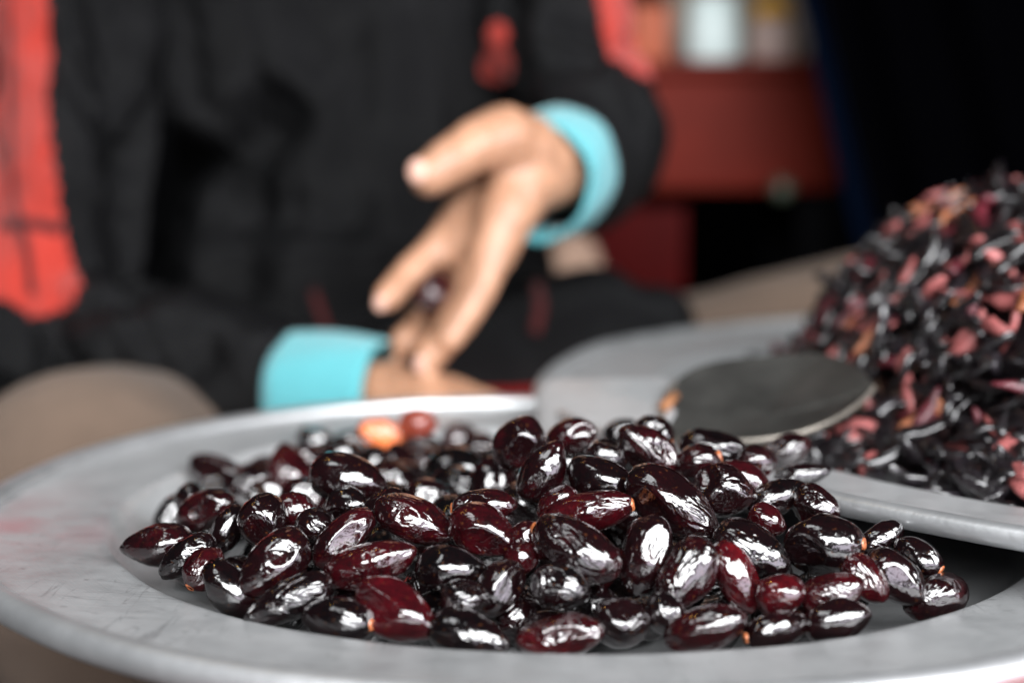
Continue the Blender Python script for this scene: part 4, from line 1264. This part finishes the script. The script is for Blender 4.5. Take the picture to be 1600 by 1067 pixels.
def piping(name, pts, wid, mat, lift):
    """a flat corded strip laid along a line on the jacket"""
    bm = bmesh.new()
    dense = []
    for (x0, y0), (x1, y1) in zip(pts[:-1], pts[1:]):
        for k in range(6): dense.append((x0 + (x1 - x0) * k / 6, y0 + (y1 - y0) * k / 6))
    dense.append(pts[-1])
    rings = []
    for i, (x, y) in enumerate(dense):
        x2, y2 = dense[min(i + 1, len(dense) - 1)]; x1, y1 = dense[max(i - 1, 0)]
        l = math.hypot(x2 - x1, y2 - y1) or 1
        nx, ny = -(y2 - y1) / l, (x2 - x1) / l
        mid = on_jacket(x, y)[0]
        row = []
        for sgn in (-1, -0.4, 0.4, 1):
            p = mid + (RT * nx - UP * ny) * (wid * sgn)
            row.append(bm.verts.new(p - FW * (lift * (1.0 if abs(sgn) < 1 else 0.3))))
        rings.append(row)
    for r0, r1 in zip(rings[:-1], rings[1:]):
        for k in range(3): bm.faces.new((r0[k], r0[k + 1], r1[k + 1], r1[k]))
    bmesh.ops.recalc_face_normals(bm, faces=bm.faces)
    return pchild(name, from_bm(name, bm, True), mat, jacket)


piping("stripe_piping", [(16, -60), (18, 60), (18, 150), (22, 300), (44, 400), (52, 460)], 0.0035, M['red_dark'], 0.0055)
piping("fold_shade_strip", [(2, 356), (45, 352), (100, 362)], 0.006, M['red_dark'], 0.0055)  # shade of a fold put in as a dark red strip
piping("pocket_piping", [(490, 455), (500, 485), (512, 518)], 0.0035, M['red_dark'], 0.003)
piping("pocket_piping", [(838, 440), (845, 480), (836, 520)], 0.0045, M['red_dark'], 0.003)

# red emblem on the chest: a small round top over a broader rounded base
eb = bmesh.new()
outline = [(752, 122), (748, 100), (756, 84), (764, 72), (758, 55), (766, 38), (778, 32), (792, 40), (796, 58), (788, 72), (797, 86), (802, 104), (798, 124), (776, 132)]
ring = []
for lift in (0.004, 0.010):
    ring.append([eb.verts.new(on_jacket(x, y)[0] - (on_jacket(x, y)[0] - CAM).normalized() * lift) for x, y in outline])
eb.faces.new(ring[1])
for k in range(len(outline)):
    l = (k + 1) % len(outline)
    eb.faces.new((ring[0][k], ring[0][l], ring[1][l], ring[1][k]))
bmesh.ops.recalc_face_normals(eb, faces=eb.faces)
em = pchild("chest_emblem", from_bm("chest_emblem", eb), M['red'], jacket)
em["label"] = "small red emblem on the chest"


# turquoise knitted cuffs
def cuff(c0, c1, r0, r1, name="cuff"):
    c0, c1 = Vector(c0), Vector(c1)
    d = c1 - c0
    rot = d.to_track_quat('X', 'Z').to_matrix()
    nu, prof = 96, []
    Ld = d.length
    for k in range(10):
        t = k / 9
        prof.append((t * Ld, r0 + (r1 - r0) * t + 0.0022 * math.sin(math.pi * t)))
    prof += [(Ld, r1 - 0.003), (Ld * 0.5, (r0 + r1) / 2 - 0.004), (0, r0 - 0.003)]
    V, F = [], []
    f = rand_noise(51)
    for k, (x, r) in enumerate(prof):
        for j in range(nu):
            a = 2 * math.pi * j / nu
            rr = r + (0.0005 * math.cos(a * 32) if k < 10 else 0)
            rr += 0.0011 * math.sin(3 * a + x * 22) + 0.0006 * math.sin(7 * a + x * 60)
            V.append(c0 + rot @ Vector((x, rr * math.cos(a), rr * math.sin(a))))
    n = len(prof)
    for k in range(n):
        l = (k + 1) % n
        for j in range(nu):
            b = (j + 1) % nu
            F.append((k * nu + j, k * nu + b, l * nu + b, l * nu + j))
    return pchild(name, mesh_from(name, V, F), M['cuff'])


cuff(A(598, 618, .965), A(448, 608, .985), .0385, .0395)
cuff(A(834, 284, .985), A(876, 262, 1.038), .0425, .0445)

# trousers
tr = [
    [(A(420, 700, 1.38), .12), (A(740, 700, 1.38), .12)],
    [(hipL, .105), (kneeL, .088), (Vector(kneeL) * 0.5 + ankL * 0.5, .075), (ankL, .062)],
    [(hipR, .105), (kneeR, .090), (Vector(kneeR) * 0.5 + ankR * 0.5, .075), (ankR, .062)],
]
tme = remesh("trousers", capsules(tr), 0.007, 4)
Pt = vco(tme); Nt = vno(tme)
f = rand_noise(61)
Pt = Pt + Nt * (0.004 * f(Pt * 14) + 0.003 * (1 - np.abs(f(Pt * np.array([12, 20, 34]))) - 0.6))[:, None]
tme.vertices.foreach_set("co", Pt.ravel()); tme.update()
pchild("trousers", tme, M['trousers'])
for an in (ankL, ankR):
    b0 = Vector((an.x, an.y, -0.425))
    pchild("shoe", remesh("shoe", capsules([[(b0 + Vector((0, .05, 0)), .042), (b0 + Vector((0, -.08, -.003)), .041), (b0 + Vector((0, -.17, -.008)), .035)]]), 0.006, 3), M['hair'])

# the olive held between the fingers
me, e = olive_mesh(0.0150, 0.0114, 0.4, 8123, 0)
o = link("olive", me)
hp = A(677, 456, 0.950)
o.matrix_world = Matrix.Translation(hp) @ orient(A(650, 492, 0.95) - A(694, 426, 0.962), 0.6)
o.color = (0.75, 0.75, 0.75, 1)
tag(o, "dark red olive held between the fingers of the open hand", "olive")

# the stool under the seller
sp_ = A(580, 690, 1.42)
st = empty("stool", (sp_.x, sp_.y, -0.47))
tag(st, "low wooden stool under the seated person", "stool")
link("seat", from_bm("seat", box_bm(0, 0, 0.21, 0.36, 0.28, 0.03, 0.006), True), M['wood'], st)
for sx in (-1, 1):
    for sy in (-1, 1):
        link("leg", from_bm("leg", box_bm(sx * 0.14, sy * 0.10, 0.0975, 0.035, 0.035, 0.195, 0.003)), M['wood'], st)

# ------------------------------------------------------------------ dim stall behind
BD = 2.25
tl, br = A(965, 118, BD), A(1318, 300, BD)
tb = empty("market_table", ((tl.x + br.x) / 2, tl.y + 0.2, -0.47))
tag(tb, "brick-red table with a deep apron in the dim stall behind", "table")
ox, oy, oz = tb.location
wdt, hgt = br.x - tl.x, tl.z - br.z


def rel_box(name, x0, x1, y0, y1, z0, z1, mat, parent, origin, bev=0.004):
    return link(name, from_bm(name, box_bm((x0 + x1) / 2 - origin[0], (y0 + y1) / 2 - origin[1], (z0 + z1) / 2 - origin[2], x1 - x0, y1 - y0, z1 - z0, bev), True), mat, parent)


ORG = (ox, oy, oz)
rel_box("table_top", tl.x - 0.02, br.x + 0.02, tl.y - 0.015, tl.y + 0.40, tl.z, tl.z + 0.022, M['far_red'], tb, ORG)
rel_box("apron", tl.x, br.x, tl.y, tl.y + 0.03, br.z, tl.z - 0.0005, M['far_red'], tb, ORG, 0.012)
for xx in (A(935, 0, BD).x, br.x - 0.06):
    for yy in (tl.y + 0.032, tl.y + 0.33):
        rel_box("leg", xx, xx + 0.06, yy, yy + 0.06, -0.47, tl.z - 0.0005, M['wall'], tb, ORG)  # legs coloured near-black to paint the shade under the table
kb = bmesh.new(); bmesh.ops.create_icosphere(kb, subdivisions=3, radius=0.018, matrix=Matrix.Translation(A(1222, 296, BD - 0.015) - Vector(ORG)))  # added ball standing in for a greenish out-of-focus glint
link("glint_ball", from_bm("glint_ball", kb, True), M['greenish'], tb)
rel = A(1010, 400, BD + 0.05)
cr = empty("crate", (rel.x, rel.y + 0.1, -0.47))
tag(cr, "deep red crate stacked under the market table behind the sleeve", "crate")
CO = tuple(cr.location)
zt = A(1010, 318, BD + 0.05).z
for k in range(4):
    z0 = -0.465 + k * (zt + 0.465) / 4
    rel_box("slat", A(925, 0, BD).x, A(1074, 0, BD).x, rel.y - 0.02, rel.y + 0.005, z0, z0 + (zt + 0.465) / 4 - 0.006, M['far_red_deep'], cr, CO, 0.003)
rel_box("body", A(928, 0, BD).x, A(1071, 0, BD).x, rel.y + 0.006, rel.y + 0.25, -0.468, zt - 0.01, M['far_red_deep'], cr, CO, 0.004)

zt = tl.z + 0.022
pb = rel_box("cardboard_panel", A(1040, 0, BD + .3).x, A(1262, 0, BD + .3).x, tl.y + 0.30, tl.y + 0.31, zt, zt + 0.42, M['beige'], None, (0, 0, 0), 0.001)
tag(pb, "beige board standing behind the goods on the market table", "board")
ob = rel_box("carton", A(990, 0, BD).x, A(1048, 0, BD).x, tl.y + 0.03, tl.y + 0.11, zt, A(0, 5, BD).z, M['orange_box'], None, (0, 0, 0), 0.004)
tag(ob, "small orange carton on the market table behind the raised sleeve", "carton")


def vessel(name, px, halfw, ytop, mat, label, cat, lid=None, shape=(1, 1, .9, .8)):
    p = A(px, 100, BD + 0.05)
    h = A(px, ytop, BD + 0.05).z - zt
    r = halfw / FPX * (BD + .05)
    root = empty(name, (p.x, p.y + 0.02, zt))
    tag(root, label, cat)
    prof = [(0, 0.001), (r * .9, 0.001), (r * shape[0], h * .12), (r * shape[1], h * .5), (r * shape[2], h * .85), (r * shape[3], h), (r * shape[3] * .9, h), (r * .8, h * .9), (0, h * .88)]
    V, F = lathe(prof, 40)
    link("body", mesh_from("body", V, F), mat, root)
    if lid:
        V, F = lathe([(0, h + .03), (r * .7, h + .03), (r * .86, h + .022), (r * .88, h + 0.0015), (0, h + 0.0012)], 40)
        link("lid", mesh_from("lid", V, F), lid, root)
    return root


vessel("tub", 1116, 46, -6, M['mint'], "pale mint-white plastic tub on the market table", "tub")
vessel("jar", 1208, 36, 30, M['cream'], "cream jar with a yellow lid on the market table", "jar", M['yellow'])

# beige sack glimpsed under the raised sleeve
c = A(885, 470, 1.75)
sk_ = remesh("cloth_sack", capsules([[(Vector((c.x, c.y, -0.40)), .068), (Vector((c.x, c.y, c.z - 0.02)), .052), (A(890, 412, 1.75), .040)]]), 0.006, 3)
Ps = vco(sk_); Ns = vno(sk_); f = rand_noise(71)
Ps += Ns * (0.006 * f(Ps * 30))[:, None]
sk_.vertices.foreach_set("co", Ps.ravel()); sk_.update()
so = link("cloth_sack", sk_, M['sack'])
tag(so, "beige cloth sack glimpsed below the turquoise cuff of the open hand", "sack")

# black tarpaulin with a navy hem, hanging at the side of the stall
cu = empty("hanging_tarpaulin", (A(1700, 0, 2.0).x, A(1700, 0, 2.0).y, -0.46))
tag(cu, "black tarpaulin with a navy hem hanging beside the market table", "tarpaulin")


def drape(name, pxa, pxb, mat, dep):
    V, F = [], []
    nx, nz = 60, 14
    for i in range(nx):
        t = i / (nx - 1)
        for k in range(nz):
            s = k / (nz - 1)
            lean = 350 * s
            x = A(pxa + (pxb - pxa) * t, 0, dep).x + (lean / FPX * dep if name == "hem" or i == 0 else lean / FPX * dep)
            y = A(800, 300, dep).y + 0.03 * math.sin(t * (pxb - pxa) / 22.0) + 0.01 * math.sin(t * 9 + s * 3)
            z = 0.75 - (0.75 + 0.45) * s
            V.append(Vector((x, y, z if name != "hem" else 0.75 - (0.75 + 0.45) * s)) - cu.location)
    for i in range(nx - 1):
        for k in range(nz - 1):
            F.append((i * nz + k, i * nz + k + 1, (i + 1) * nz + k + 1, (i + 1) * nz + k))
    o = link(name, mesh_from(name, V, F), mat, cu)
    sm = o.modifiers.new("thick", 'SOLIDIFY'); sm.thickness = 0.003
    return o


drape("hem", 1142, 1172, M['navy'], 1.995)
drape("sheet", 1168, 2300, M['black_cloth'], 2.01)
